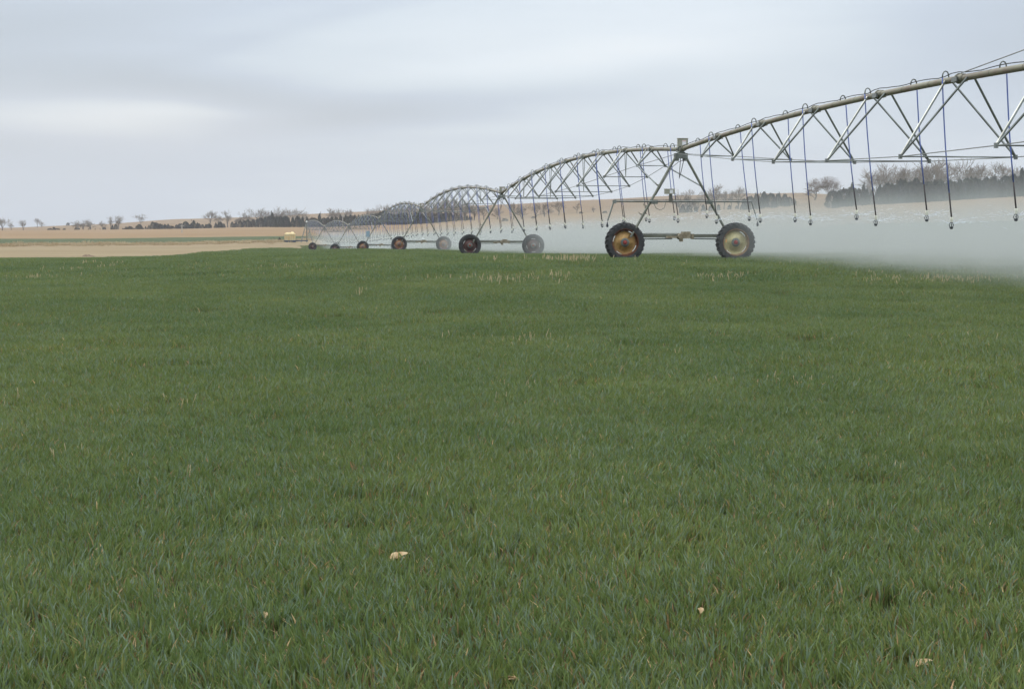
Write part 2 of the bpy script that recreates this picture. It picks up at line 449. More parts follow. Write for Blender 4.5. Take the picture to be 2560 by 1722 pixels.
A = [tuft_mesh('tuft_near', .27, 720, .0070, .07, .145, 100 + i, straw=.24) for i in range(6)]
B = [tuft_mesh('tuft_mid', .55, 1500, .0095, .08, .155, 200 + i, straw=.20) for i in range(5)]
C_ = [tuft_mesh('tuft_far', 1.1, 1700, .014, .10, .19, 300 + i, straw=.15) for i in range(5)]
D_ = [tuft_mesh('tuft_distant', 2.4, 2200, .03, .11, .20, 400 + i, straw=.12) for i in range(4)]
wheat(band(3.2, 17, .30, 5.0), A, 'wheat', .85, 1.2, .30)
wheat(band(16.8, 46, .62, 7), B, 'wheat', .85, 1.2, .35)
wheat(band(45.6, 125, 1.35, 10), C_, 'wheat', .85, 1.2, .2)
wheat(band(124, 345, 3.0, 10), D_, 'wheat', .9, 1.2, 0)

# straw stubble standing in bare patches of the wheat
M_STRAW = simple('straw', (.42, .31, .15), (.62, .50, .30), rough=.8, scale=40, coord='Object')
def ground_hit(px, py):
    lo, hi = 3.0, 400.0
    d = lo
    while d < hi:
        p = P(px, py, d)
        if p.z < gz(p.x, p.y): break
        d *= 1.01
    return d
def stubble_patch(mb, px, py, wpx, n, hpx=None, h=.17, dy=1.0, rng=random):
    d = ground_hit(px, py + 4); s = F / d
    for i in range(n):
        x = (px + rng.gauss(0, wpx / 2.6) - CX) / F * d; y = d + rng.gauss(0, dy)
        z = gz(x, y)
        hh = h * rng.uniform(.5, 1.2); r = rng.uniform(.003, .006) * max(1, d / 22)
        lx, ly = rng.gauss(0, .18) * hh, rng.gauss(0, .18) * hh
        mb.tube([(x, y, z), (x + lx, y + ly, z + hh)], [r, r * .7], 3, cap=False)
mb = MB()
for (px, py, w, n, h) in [(1380, 653, 190, 90, .24), (1440, 652, 60, 30, .28), (1270, 706, 150, 80, .20), (1380, 700, 80, 22, .24), (1800, 702, 90, 45, .20), (1850, 695, 40, 12, .2),
                          (2330, 707, 200, 120, .19), (2200, 712, 80, 20, .17), (2170, 688, 30, 10, .17), (215, 662, 30, 14, .2), (285, 664, 25, 14, .2), (260, 671, 20, 12, .17),
                          (170, 677, 120, 26, .17), (290, 686, 80, 26, .17), (80, 698, 90, 36, .17), (500, 672, 80, 14, .17), (720, 674, 120, 40, .18), (880, 677, 160, 26, .17),
                          (895, 744, 14, 7, .2), (1330, 860, 60, 14, .17), (1690, 905, 18, 4, .15), (2435, 852, 20, 4, .17), (2400, 706, 100, 30, .17), (1100, 700, 200, 20, .16), (1950, 664, 200, 16, .16),
                          (1580, 662, 240, 20, .16), (1260, 1005, 40, 5, .14), (1320, 985, 30, 6, .14), (2000, 970, 240, 40, .12), (20, 1020, 20, 5, .14), (430, 1030, 60, 6, .15), (1240, 862, 200, 20, .14),
                          (1500, 1210, 120, 10, .12), (2230, 1185, 60, 8, .1), (2110, 1310, 60, 8, .11), (150, 1160, 60, 6, .12), (440, 1210, 60, 6, .11), (820, 1170, 40, 3, .12)]:
    stubble_patch(mb, px, py, w, n, h=h, dy=.25 + .004 * ground_hit(px, py) ** 1.3)
o = mb.build('straw_stubble', M_STRAW); tag(o, kind='stuff')

M_LIT = simple('old_straw', (.24, .17, .085), (.42, .32, .19), rough=.9, scale=30)
mb = MB(); rl = random.Random(31)
for k in range(480):
    y = 5.6 + 30 * rl.random() ** 1.5; x = rl.uniform(-.31, .31) * y
    z = gz(x, y) + rl.uniform(.02, .075); a = rl.uniform(0, 6.28); ln = rl.uniform(.015, .055); el_ = rl.uniform(-.2, 1.3)
    dx, dy, dz = math.cos(a) * math.cos(el_) * ln, math.sin(a) * math.cos(el_) * ln, math.sin(el_) * ln
    wv = Vector((-math.sin(a), math.cos(a), rl.uniform(-.4, .4))).normalized() * rl.uniform(.0012, .0032) * max(1, y / 16)
    p = Vector((x, y, z)); q = p + Vector((dx, dy, dz)); mq = p.lerp(q, .5) + Vector((0, 0, rl.uniform(0, .012)))
    mb.add([p - wv, p + wv, mq - wv, mq + wv, q - wv * .5, q + wv * .5], [(0, 1, 3, 2), (2, 3, 5, 4)])
o = mb.build('straw_litter', M_LIT); tag(o, kind='stuff')

# dry corn husks lying in the wheat
M_HUSK = simple('dry_husk', (.36, .22, .09), (.58, .43, .24), rough=.8, scale=18)
def husk(px, py, size, rz, label, lift=.07, curl=1.0):
    d = ground_hit(px, py + 48); c = P(px, py, d); 
    g = gz(c.x, d)
    mb = MB()
    for (off, ang, ln, wd) in ((0, 0, 1.0, .34), (.08, .5, .7, .26), (-.05, -.45, .6, .22)):
        vs = []; n = 6
        for i in range(n + 1):
            t = i / n
            w = wd * math.sin(math.pi * (t * .88 + .06)) * size / 2 + .001
            x = (t - .35) * ln * size; z = (.38 * t - .30 * t * t * curl) * size
            for s in (-1, -.4, .4, 1):
                cu = (s * s) * w * .55
                p = Vector((x, s * w + off * size, z + cu)); p.rotate(Matrix.Rotation(ang, 3, 'Z')); vs.append(p)
        fs = []
        for i in range(n):
            for k in range(3):
                a = i * 4 + k; fs.append((a, a + 1, a + 5, a + 4))
        mb.add(vs, fs)
    o = mb.build('corn_husk', M_HUSK, smooth=True, loc=(c.x, d, g + lift))
    o.rotation_euler = (R(14), R(-12), rz)
    sol = o.modifiers.new('thickness', 'SOLIDIFY'); sol.thickness = .0015
    tag(o, label, 'corn husk', 'dry corn husks lying in the wheat')
husk(988, 1388, .12, R(35), 'largest dry tan corn husk lying in the wheat near the lower middle', .065)
husk(662, 1545, .055, R(100), 'small pale corn husk standing upright in the wheat, left of the largest husk', .07)
husk(1752, 1532, .05, R(80), 'narrow pale corn husk in the foreground wheat right of the middle', .07)
husk(2300, 1660, .08, R(20), 'dry corn husk scrap at the lower right edge of the wheat', .05)
husk(1300, 1708, .11, R(160), 'brown corn husk scrap at the bottom edge of the wheat', .045)

# ------------------------------------------------------------------ irrigation machine
# tower: pixel column, forward distance, height of wheel contact
TW = [(None, 15.2, .03, 13.4), (1700, 64.8, .35, None), (1254, 114.7, -.28, None), (1054, 164.3, -.68, None), (950, 215.0, -1.5, None), (873, 261.4, -2.3, None), (812, 306.7, -2.5, None)]
PIVOT = (768, 359.4, -1.6)
TH = 3.92
tpos = []
for (px, d, zb, X) in TW:
    x = X if X is not None else (px - CX) / F * d
    tpos.append(Vector((x, d, zb)))
pv = Vector(((PIVOT[0] - CX) / F * PIVOT[1], PIVOT[1], PIVOT[2]))
nodes = tpos + [pv]
heads = []
for i in range(len(tpos)):
    a = nodes[max(0, i - 1)]; c = nodes[i + 1]
    heads.append(math.atan2(-(c.x - a.x), c.y - a.y))

def wheel_parts(rimmat, hubmat):
    """hub (the wheel's own mesh) with tyre and rim as children; axle along local y, face towards -y"""
    hub = MB()
    hub.lathe([(0.001, -.135), (.045, -.13), (.055, -.10), (.075, -.09), (.08, -.03), (.08, .12), (.001, .12)], 16)
    for k in range(8):
        t = 2 * math.pi * k / 8 + .2
        hub.lathe([(0.001, -.105), (.011, -.10), (.011, -.06)], 6, c=(.105 * math.cos(t), 0, .105 * math.sin(t)), mi=1)
    hub.lathe([(.08, -.075), (.150, -.072), (.158, -.06)], 24, mi=1)
    rim = MB()
    n = 72
    # dished disc with four arc slots close to its edge
    slots = [62, 170, 250, 338]
    def sk(i, k):
        if i != 5: return False
        a = (k + .5) * 360 / n
        return any(abs((a - s + 180) % 360 - 180) < 17 for s in slots)
    rim.lathe([(.07, -.06), (.14, -.062), (.165, -.05), (.26, .005), (.375, .03), (.400, .018), (.425, .01), (.445, -.03), (.452, -.12), (.478, -.13), (.482, -.118), (.458, -.105), (.452, .10), (.478, .125), (.465, .13), (.44, .10), (.44, .03)], n, skip=sk)
    ty = MB()
    ty.lathe([(.470, -.120), (.50, -.140), (.56, -.152), (.615, -.148), (.640, -.125), (.650, -.06), (.653, 0), (.650, .06), (.640, .125), (.615, .148), (.56, .152), (.50, .140), (.470, .120)], 56)
    nl = 26
    for side in (-1, 1):
        for k in range(nl):
            t0 = 2 * math.pi * (k + (0 if side < 0 else .5)) / nl
            pts = []
            for (y, dt, r) in ((.012, .095, .664), (.075, .045, .664), (.135, 0.0, .655), (.158, -.012, .615)):
                pts.append((y, t0 + dt, r))
            hw = .028
            vs = []
            for (y, t, r) in pts:
                for (rr, w) in ((r - .035, hw * 1.25), (r + .036, hw)):
                    for s in (-1, 1):
                        tt = t + s * w / r
                        vs.append((rr * math.cos(tt), side * y, rr * math.sin(tt)))
            fs = []
            for i in range(3):
                a = i * 4; bq = a + 4
                fs += [(a + 2, a + 3, bq + 3, bq + 2), (a, a + 2, bq + 2, bq), (a + 1, bq + 1, bq + 3, a + 3)]
            fs += [(0, 1, 3, 2), (12, 14, 15, 13)]
            ty.add(vs, fs)
    return hub, rim, ty

wheel_cache = {}
def wheel(parent, x, rimmat, hubmat, label, rot):
    key = rimmat.name
    if key not in wheel_cache:
        hub, rim, ty = wheel_parts(rimmat, hubmat)
        h = hub.build('wheel', [hubmat, M_STEEL_D], parent, smooth=True)
        r_ = rim.build('rim', rimmat, h, smooth=True)
        t_ = ty.build('tyre', M_TYRE, h)
        wheel_cache[key] = h
    else:
        src = wheel_cache[key]
        h = src.copy(); COL.objects.link(h); h.parent = parent
        for ch in src.children:
            c = ch.copy(); COL.objects.link(c); c.parent = h
    h.location = (x, 0, .672); h.rotation_euler = (0, rot, 0)
    if label: h['label'] = label
    return h

def tower(i, rim_l, rim_r, hub, label, lab_l=None, lab_r=None, boom=False, rot=(0, 0), extra=None):
    t = empty('irrigation_tower', tpos[i], heads[i])
    tag(t, label, 'drive tower', 'wheeled towers carrying the irrigation pipe')
    for s in (-1, 1):
        m = MB()
        m.tube([(s * .16, 0, TH - .22), (s * 1.80, .10 * s, .86)], .046, 8)
        if s < 0:   # step brackets on the near leg
            for q in (.36, .62, .72, .86):
                px_ = s * (.16 + 1.64 * q); pz = TH - .22 - (TH - 1.08) * q
                m.tube([(px_ - .02, 0, pz), (px_ - .13, 0, pz + .03), (px_ - .15, 0, pz + .09)], .012, 4)
                m.box((px_ - .05, 0, pz), (.10, .05, .04))
        m.build('leg', M_LEG, t, smooth=False)
    m = MB()   # base beam with cable conduit
    m.box((0, .16, .90), (3.86, .12, .12)); m.tube([(-1.9, .09, .985), (0, .08, .985), (.05, .08, .98)], .014, 5)
    for s in (-1, 1):
        m.box((s * 1.86, .16, .80), (.16, .20, .30))
    m.build('base_beam', M_LEG, t)
    m = MB(); m.tube([(-1.85, .17, .78), (-.25, .17, .80)], .022, 6); m.tube([(.45, .17, .80), (1.85, .17, .78)], .022, 6); m.build('drive_shaft', M_STEEL_D, t)
    m = MB()   # centre drive
    m.box((.22, .10, .93), (.30, .22, .24)); m.lathe([(.001, -.18), (.10, -.17), (.11, -.04), (.11, .14), (.001, .15)], 14, c=(.02, .12, .88)); m.box((-.30, .12, .86), (.40, .14, .08)); m.box((.04, .05, .77), (.12, .12, .14))
    m.box((.46, .12, .88), (.10, .14, .18))
    g = m.build('centre_gearbox', M_GEAR, t)
    for s in (-1, 1):
        m = MB(); m.lathe([(.001, .12), (.15, .13), (.17, .16), (.17, .26), (.12, .30), (.001, .31)], 14, c=(s * 1.99, 0, .672)); m.box((s * 1.99, .2, .80), (.16, .14, .26)); m.build('wheel_gearbox', M_GEAR, t)
    # head bracket under the pipe
    m = MB()
    m.box((0, 0, TH - .22), (.44, .30, .18)); m.box((0, -.12, TH - .08), (.16, .05, .34)); m.box((0, .12, TH - .08), (.16, .05, .34))
    for s in (-1, 1):
        m.box((s * .15, 0, TH - .30), (.14, .16, .20)); m.tube([(s * .10, -.16, TH - .12), (s * .10, .22, TH - .05)], .03, 6)
    m.build('head_bracket', M_STEEL_D, t)
    m = MB()   # hanging cable loop
    m.tube([(-.02, -.06, TH - .30), (-.06, -.08, TH - .8), (-.07, -.08, TH - 1.02), (.0, -.1, TH - .75), (.10, -.08, TH - .32)], .013, 5)
    m.tube([(.16, -.06, TH - .34), (-.1, -.1, TH - .44), (-.32, -.06, TH - .62), (-.9, -.05, TH - 1.6)], .010, 5)
    m.build('power_cable', M_BLACK, t)
    # control box
    cb = MB(); cb.box((.02, -.17, TH + .23), (.34, .18, .27)); cb.box((.02, -.17, TH + .375), (.37, .21, .02)); cb.box((-.06, -.12, TH + .05), (.05, .05, .14)); cb.box((.06, -.12, TH + .05), (.05, .05, .14))
    for e in (-1, 1): cb.box((.02 + e * .165, -.262, TH + .23), (.012, .008, .25), mi=1)
    cb.box((.02, -.262, TH + .352), (.34, .008, .012), mi=1); cb.box((.02, -.262, TH + .108), (.34, .008, .012), mi=1)
    c = cb.build('control_box', [M_BOX, M_BOXE], t)
    lb = MB(); lb.box((.055, -.264, TH + .225), (.135, .006, .17)); lb.box((.055, -.268, TH + .285), (.13, .003, .03), mi=1); lb.build('warning_label', [M_LABEL, M_LABELR], c)
    wheel(t, -1.99, rim_l, hub, lab_l, rot[0]); wheel(t, 1.99, rim_r, hub, lab_r, rot[1])
    if boom:
        z = 2.10
        m = MB()
        m.tube([(-2.45, -.30, z), (2.50, -.30, z)], .030, 8)
        m.tube([(-2.42, -.30, z + .06), (2.35, -.30, z + .075)], .010, 5)
        m.tube([(-2.44, -.30, z), (-2.66, -.30, 1.42)], .028, 7); m.tube([(2.48, -.30, z), (2.70, -.30, 1.45)], .020, 7)
        m.box((-2.42, -.30, z - .01), (.12, .1, .12))
        for s in (-1, 1): m.box((s * .98, -.16, z - .02), (.20, .32, .13))
        m.tube([(-1.05, -.34, z - .03), (-.95, -.36, z - .24), (-.80, -.37, z - .30), (-.66, -.36, z - .22), (-.60, -.34, z - .03)], .011, 5)
        m.build('sprinkler_boom', M_STEEL_D, t)
        cb = MB(); cb.box((-.48, -.36, z + .34), (.34, .17, .16)); cb.box((-.48, -.36, z + .43), (.36, .19, .018)); cb.box((-.44, -.34, z + .12), (.09, .09, .28), mi=1)
        c = cb.build('boom_control_box', [M_BOX, M_BOXE], t)
        lb = MB(); lb.box((-.43, -.447, z + .345), (.115, .006, .12)); lb.build('warning_label', M_LABEL, c)
        for xx, zz in ((-2.67, 1.36), (2.71, 1.39)): 
            m = MB()
            m.lathe([(.001, zz - .16), (.03, zz - .15), (.045, zz - .10), (.035, zz - .05), (.018, zz), (.001, zz + .05)], 10, axis='z', c=(xx, -.30, 0))
            m.build('boom_sprinkler', M_NOZ, t)
    if extra == 'white_cap':
        m = MB(); m.lathe([(.001, 1.02), (.12, 1.03), (.13, 1.12), (.09, 1.18), (.001, 1.2)], 12, axis='z', c=(.14, .02, 0)); m.build('motor_cover', M_WHITE, t)
    if extra == 'blue_box':
        m = MB(); m.box((-1.40, -.1, 2.15), (.40, .25, .65)); m.box((-1.40, -.1, 2.50), (.34, .2, .05)); m.build('hanging_box', M_PBLUE, t)
    return t

if True:
    tw1 = tower(1, M_RIM_GOLD, M_RIM_PALE, M_HUB, 'nearest A-frame tower with sprinkler boom, one golden and one pale rim',
                'large lugged tyre on golden brown rusty rim with red hub', 'large lugged tyre on pale yellow rim, veiled by spray', boom=True, rot=(R(9), R(14)))
    for w in tw1.children:
        if w.name.startswith('wheel') and not w.name.startswith('wheel_g') and w.location.x > 0:
            m = MB(); m.box((-.36, -.10, .06), (.055, .012, .11)); q = m.build('reflector', M_ORANGE, w); q.rotation_euler = (0, -R(14), 0)
    tower(2, M_RIM_RUST, M_RIM_RUST, M_HUBO, 'second wheeled tower from the camera, dark maroon rusty rims and cream control box on top', rot=(R(20), R(-25)))
    tower(3, M_RIM_TAN, M_RIM_TAN, M_HUBO, 'third wheeled tower, tan brown rims and a white cover on its beam', rot=(R(50), R(10)), extra='white_cap')
    tower(4, M_RIM_TAN, M_RIM_TAN, M_HUBO, 'fourth wheeled tower, behind the field crest, with a pale blue box on its leg', rot=(R(5), R(70)), extra='blue_box')
    tower(5, M_RIM_RUST, M_RIM_RUST, M_HUBO, 'fifth wheeled tower, its tyres half hidden by the green crest', rot=(R(80), R(33)))
    tower(6, M_RIM_RUST, M_RIM_RUST, M_HUBO, 'farthest wheeled tower, next to the pivot point', rot=(R(15), R(45)))
    # the outermost tower stands right of the frame
    tower(0, M_RIM_GOLD, M_RIM_GOLD, M_HUB, 'outermost wheeled tower, standing right beyond the photo edge', rot=(R(15), R(45)))

DEPTH = [0, .62, 1.06, 1.41, 1.6, 1.68, 1.6, 1.41, 1.06, .62, 0]
HALF = [0, .54, .89, 1.14, 1.3, 1.31, 1.3, 1.14, .89, .54, 0]
span_lab = ['nearest trussed pipe span with blue hoses, leaving the photo at its right edge',
            'arched pipe span with blue hoses between the nearest and the second tower', 'arched pipe span between the second and the third tower', 'arched pipe span between the third and the fourth tower',
            'arched pipe span between the fourth and the fifth tower', 'arched pipe span between the fifth and the farthest tower', 'farthest pipe span, between the farthest tower and the pivot point']
SPRAY = []     # nozzle positions
NB = 10
def spanbuild(i):
    rng = random.Random(50 + i)
    a = nodes[i]; c = nodes[i + 1]
    za = a.z + TH; zc = (c.z + TH) if i < 6 else pv.z + 3.80
    A_ = Vector((a.x, a.y, za)); B_ = Vector((c.x, c.y, zc))
    e = Vector((c.x - a.x, c.y - a.y, 0)); Ls = e.length; e.normalize(); n = Vector((e.y, -e.x, 0))
    arch = [.66, .78, .92, .95, .85, .85, .75][i]
    def pt(t, lat=0.0, dz=0.0):
        p = A_.lerp(B_, t); p.z += arch * (1 - (2 * t - 1) ** 2) + dz
        return p + n * lat
    org = Vector((A_.x, A_.y, a.z))
    root = empty('irrigation_span', org)
    tag(root, span_lab[i], 'irrigation span', 'trussed spans of the irrigation pipe')
    far = i >= 3
    def loc(pts): return [p - org for p in pts]
    # pipe
    m = MB()
    ts = [k / 60 for k in range(61)]
    t_in = .18 / Ls
    ts[0] = t_in; ts[-1] = 1 - t_in
    m.tube(loc([pt(t) for t in ts]), .073, 10 if not far else 7)
    for k in range(1, NB):
        t = k / NB
        m.tube(loc([pt(t - .30 / Ls), pt(t - .26 / Ls), pt(t + .08 / Ls), pt(t + .12 / Ls)]), [.079, .096, .096, .079], 10 if not far else 6, mi=1)
        m.tube(loc([pt(t - .03 / Ls), pt(t + .03 / Ls)]), .118, 10 if not far else 6, mi=1)
        if not far:
            for q in (.33, .66):
                m.tube(loc([pt(t + q / NB - .012 / Ls), pt(t + q / NB + .012 / Ls)]), .0775, 10, mi=1)
    for t in (.35 / Ls, 1 - .35 / Ls):
        m.tube(loc([pt(t - .16 / Ls), pt(t + .16 / Ls)]), .098, 10, mi=1)
    m.build('pipe', [M_PIPE, M_COUP], root, smooth=True)
    # power cable lying along the top of the pipe
    m = MB(); npts = 120 if not far else 40
    cps = []
    for k in range(npts + 1):
        t = .01 + .98 * k / npts
        w = abs(math.sin(k * .55 + i)) * .035 + abs(math.sin(k * .21)) * .02
        cps.append(pt(t, .025 * math.sin(k * .4), .067 + .010 + w + (.03 if (k % 12) < 2 else 0)))
    m.tube(loc(cps), .011, 5); m.build('power_cable', M_BLACK, root)
    # truss braces
    st = 'M'
    off = .62 / Ls
    for k in range(1, NB):
        t = k / NB
        m = MB()
        for s in (-1, 1):
            node = pt(t, s * HALF[k], -DEPTH[k])
            for q in (-1, 1):
                top = pt(t + q * off, s * .075, -.01)
                dirv = (node - top)
                m.tube(loc([top, node]), .027, 6 if not far else 4)
            m.tube(loc([node + Vector((0, 0, -.05)), node + Vector((0, 0, .05))]), .045, 7)
            if not far: m.box(tuple(pt(t - off * .0, s * .10, -.02) - org), (.06, .30, .10), Matrix.Rotation(math.atan2(-e.x, e.y), 3, 'Z'))
        m.tube(loc([pt(t, -HALF[k], -DEPTH[k]), pt(t, HALF[k], -DEPTH[k])]), .017, 5)
        if i >= 1 and k % 2 == 0:
            mid = pt(t, 0, -DEPTH[k] + .02)
            for q in (-1, 1): m.tube(loc([pt(t, q * .06 , -.06) + e * (q * .10), mid]), .015, 5)
        m.build('truss_brace', M_STEEL, root)
    # truss rods (one per side)
    for s in (-1, 1):
        m = MB()
        pts = [pt(.30 / Ls, s * .16, -.18)] + [pt(k / NB, s * HALF[k], -DEPTH[k]) for k in range(1, NB)] + [pt(1 - .30 / Ls, s * .16, -.18)]
        for p, q in zip(pts[:-1], pts[1:]): m.tube(loc([p, q]), .011, 5)
        m.build('truss_rod', M_ROD, root)
    # braces tying the first and last truss nodes to the tower legs
    for (tt, kk, node_i) in ((0, 1, i), (1, NB - 1, i + 1)):
        if node_i == 0 or (node_i == 7): continue
        if tt == 1: continue
        tp = tpos[node_i]; hd = heads[node_i]
        m = MB()
        for s in (-1, 1):
            legp = Vector((s * .78, 0, TH - .22 - (TH - 1.08) * (.62 / 1.64))); legp = Matrix.Rotation(hd, 3, 'Z') @ legp + tp
            m.tube(loc([pt(kk / NB, s * HALF[kk], -DEPTH[kk]), legp]), .027, 6)
        m.build('tower_brace', M_STEEL, root)
    # drop hoses
    def ground_line(t): return a.z + (c.z - a.z) * t
    for k in range(NB):
        for (fr, s) in (((.12, -1), (.58, 1)) if i == 0 else ((.20, -1), (.57, 1))):
            if k == 0 and i == 0 and fr < .4: continue
            t = (k + fr) / NB
            top = pt(t, 0, .06)
            zb = ground_line(t) + (1.40 if s > 0 else 1.28) + rng.uniform(-.05, .05) + (.12 if i >= 1 else 0.08)
            lat = s * .15
            lean = .28 * rng.uniform(.85, 1.12); la = rng.uniform(-.07, .07)
            arc = []
            for q in range(7):
                an = math.pi * q / 6
                arc.append(pt(t, lat / 2 - (lat / 2) * math.cos(an), .06 + .145 * math.sin(an) ** .8 ) )
            end = Vector((arc[-1].x, arc[-1].y, zb + .24)) + Vector((lean, 0, 0)) + e * la
            n_h = 6
            hp = []
            for q in range(1, n_h + 1):
                u = q / n_h
                p = arc[-1].lerp(end, u); p.x += .03 * math.sin(u * math.pi) * -1
                hp.append(p)
            blue_end = None
            u_b = max(.4, 1 - (.55 + rng.uniform(-.06, .10)) / max(.5, (arc[-1].z - end.z)))
            m = MB()
            rr = .0155
            m.tube(loc(arc), .016, 6 if not far else 4, mi=2)
            def hose_pt(u):
                p = arc[-1].lerp(end, u); p.x -= .03 * math.sin(u * math.pi); return p
            us = [u_b * q / 5 for q in range(6)]
            m.tube(loc([hose_pt(u) for u in us]), rr, 6 if not far else 4, mi=0)
            us = [u_b, (u_b + 1) / 2, 1]
            m.tube(loc([hose_pt(u) for u in us]), rr * 1.15, 6 if not far else 4, mi=1)
            h = m.build('drop_hose', [M_BLUE, M_HOSE, M_STEEL_D], root, smooth=True)
            ep = end - org
            m = MB(); m.lathe([(.001, .02), (.026, .02), (.036, .005), (.036, -.045), (.022, -.058), (.022, -.09), (.001, -.09)], 8, axis='z', c=ep)
            m.build('hose_connector', M_CREAM, h)
            m = MB()
            if not far:
                m.lathe([(.001, -.075), (.020, -.075), (.022, -.10), (.001, -.11)], 8, axis='z', c=ep)
                for q in range(3):
                    an = q * 2.094 + .4
                    pp = [ep + Vector((.018 * math.cos(an), .018 * math.sin(an), -.095)), ep + Vector((.046 * math.cos(an), .046 * math.sin(an), -.125)), ep + Vector((.052 * math.cos(an), .052 * math.sin(an), -.165)), ep + Vector((.034 * math.cos(an), .034 * math.sin(an), -.205))]
                    m.tube(pp, .009, 5)
                m.lathe([(.001, -.185), (.036, -.185), (.042, -.205), (.034, -.235), (.001, -.245)], 10, axis='z', c=ep)
                m.lathe([(.001, -.140), (.026, -.145), (.001, -.16)], 8, axis='z', c=ep)
            else:
                m.lathe([(.001, -.08), (.03, -.11), (.048, -.16), (.04, -.22), (.001, -.24)], 6, axis='z', c=ep)
            m.build('sprinkler', M_NOZ, h)
            SPRAY.append((end + Vector((0, 0, -.13)), i))
    if i == 0:
        for s, top_z, rad in ((-1, 6.4, .013), (1, 5.6, .011)):
            m = MB()
            p0 = pt(.495 if s < 0 else .44, s * .06, .10 if s < 0 else .06)
            # span 0 runs from the outer tower (t=0) to the nearest tower (t=1)
            p1 = Vector((tpos[0].x, tpos[0].y, top_z)) + n * (s * .1)
            m.tube(loc([p0, p0.lerp(p1, .5), p1]), rad, 5); m.build('stay_cable', M_ROD, root)
        m = MB(); m.tube(loc([pt(0, -.1, .1), Vector((tpos[0].x, tpos[0].y, 6.5))]), .04, 6); m.tube(loc([pt(0, .1, .1), Vector((tpos[0].x, tpos[0].y, 6.5))]), .04, 6)
        m.build('cable_mast', M_STEEL, root)
    return root
for i in range(7): spanbuild(i)

# pivot point
t = empty('pivot_point', pv, math.atan2(-(pv.x - tpos[6].x), pv.y - tpos[6].y))
tag(t, 'pivot point, four-legged grey steel pyramid at the far end of the irrigation pipe', 'pivot tower')
for sx in (-1, 1):
    for sy in (-1, 1):
        m = MB(); m.tube([(sx * 1.15, sy * 1.15, 0), (sx * .16, sy * .16, 3.55)], .06, 6); m.build('leg', M_STEEL, t)
m = MB()
for z, w in ((.9, .90), (1.9, .62), (2.8, .38)):
    for p, q in (((-w, -w, z), (w, -w, z)), ((w, -w, z), (w, w, z)), ((w, w, z), (-w, w, z)), ((-w, w, z), (-w, -w, z))): m.tube([p, q], .03, 5)
m.build('cross_brace', M_STEEL, t)
m = MB(); m.tube([(0, 0, 0), (0, 0, 3.75)], .11, 8); m.tube([(0, 0, 3.75), (0, -.3, 3.80)], .09, 8); m.build('riser_pipe', M_STEEL_D, t)
m = MB(); m.lathe([(.001, 3.84), (.17, 3.88), (.20, 4.0), (.14, 4.16), (.001, 4.22)], 12, axis='z'); m.build('pivot_cap', M_WHITE, t)
m = MB(); m.box((.45, -1.0, 1.35), (.55, .3, 1.0)); m.build('control_panel', M_BOX, t)

# chemical tank beside the pivot
M_TANK = simple('cream_poly_tank', (.86, .60, .24), (.92, .74, .40), rough=.5, scale=1.5)
M_NAVY = simple('dark_blue_frame', (.03, .05, .09), (.06, .09, .13), rough=.6)
c = P(725, 606, 356); g = gz(c.x, 356); 
t = empty('chemical_tank', (c.x, 356, g), R(6)); t.scale = (1.05, 1.05, 1.18)
tag(t, 'cream yellow plastic tank in a wire cage on a dark blue platform beside the pivot', 'tank')
m = MB(); m.box((0, 0, .20), (2.2, 1.5, .28)); m.box((2.1, .1, .28), (2.4, .8, .18)); m.build('platform', M_NAVY, t)
m = MB(); m.box((0, 0, .86), (2.0, 1.4, 1.04)); m.box((0, 0, 1.50), (2.06, 1.46, .24), taper=.62); m.lathe([(.001, 1.75), (.22, 1.74), (.24, 1.62), (.24, 1.55)][::-1], 12, axis='z', c=(.45, 0, 0)); tk = m.build('tank_body', M_TANK, t)
bv = tk.modifiers.new('bevel', 'BEVEL'); bv.width = .06; bv.segments = 2
m = MB()
for k in range(7): m.tube([(-1.05 + k * .35, -.74, .34), (-1.05 + k * .35, -.74, 1.36)], .018, 4)
for z in (.55, .8, 1.05, 1.3): m.tube([(-1.08, -.74, z), (1.08, -.74, z)], .018, 4); m.tube([(-1.08, -.74, z), (-1.08, .74, z)], .018, 4)
m.build('wire_cage', M_STEEL, t)

# utility poles
M_POLE = simple('weathered_pole_wood', (.42, .38, .32), (.55, .50, .43), rough=.9, scale=3)
for px, ytop, ybot, d, lab in ((455, 561, 586, 560, 'pale utility pole in the orange field left of the pivot, before the cedar row'),
                               (857, 537, 566, 640, 'pale utility pole behind the fifth irrigation span, against the dark cedars')):
    c = P(px, ybot, d); g = gz(c.x, d); h = P(px, ytop, d).z - g
    t = empty('utility_pole', (c.x, d, g)); tag(t, lab, 'utility pole', 'utility poles in the far field')
    m = MB(); m.tube([(0, 0, -.3), (0, 0, h)], [.17, .12], 7); m.build('pole', M_POLE, t)
    m = MB(); m.box((0, 0, h - .5), (1.2, .10, .12)); 
    for q in (-.5, 0, .5): m.tube([(q, 0, h - .44), (q, 0, h - .28)], .04, 5)
    m.build('crossarm', M_POLE, t)

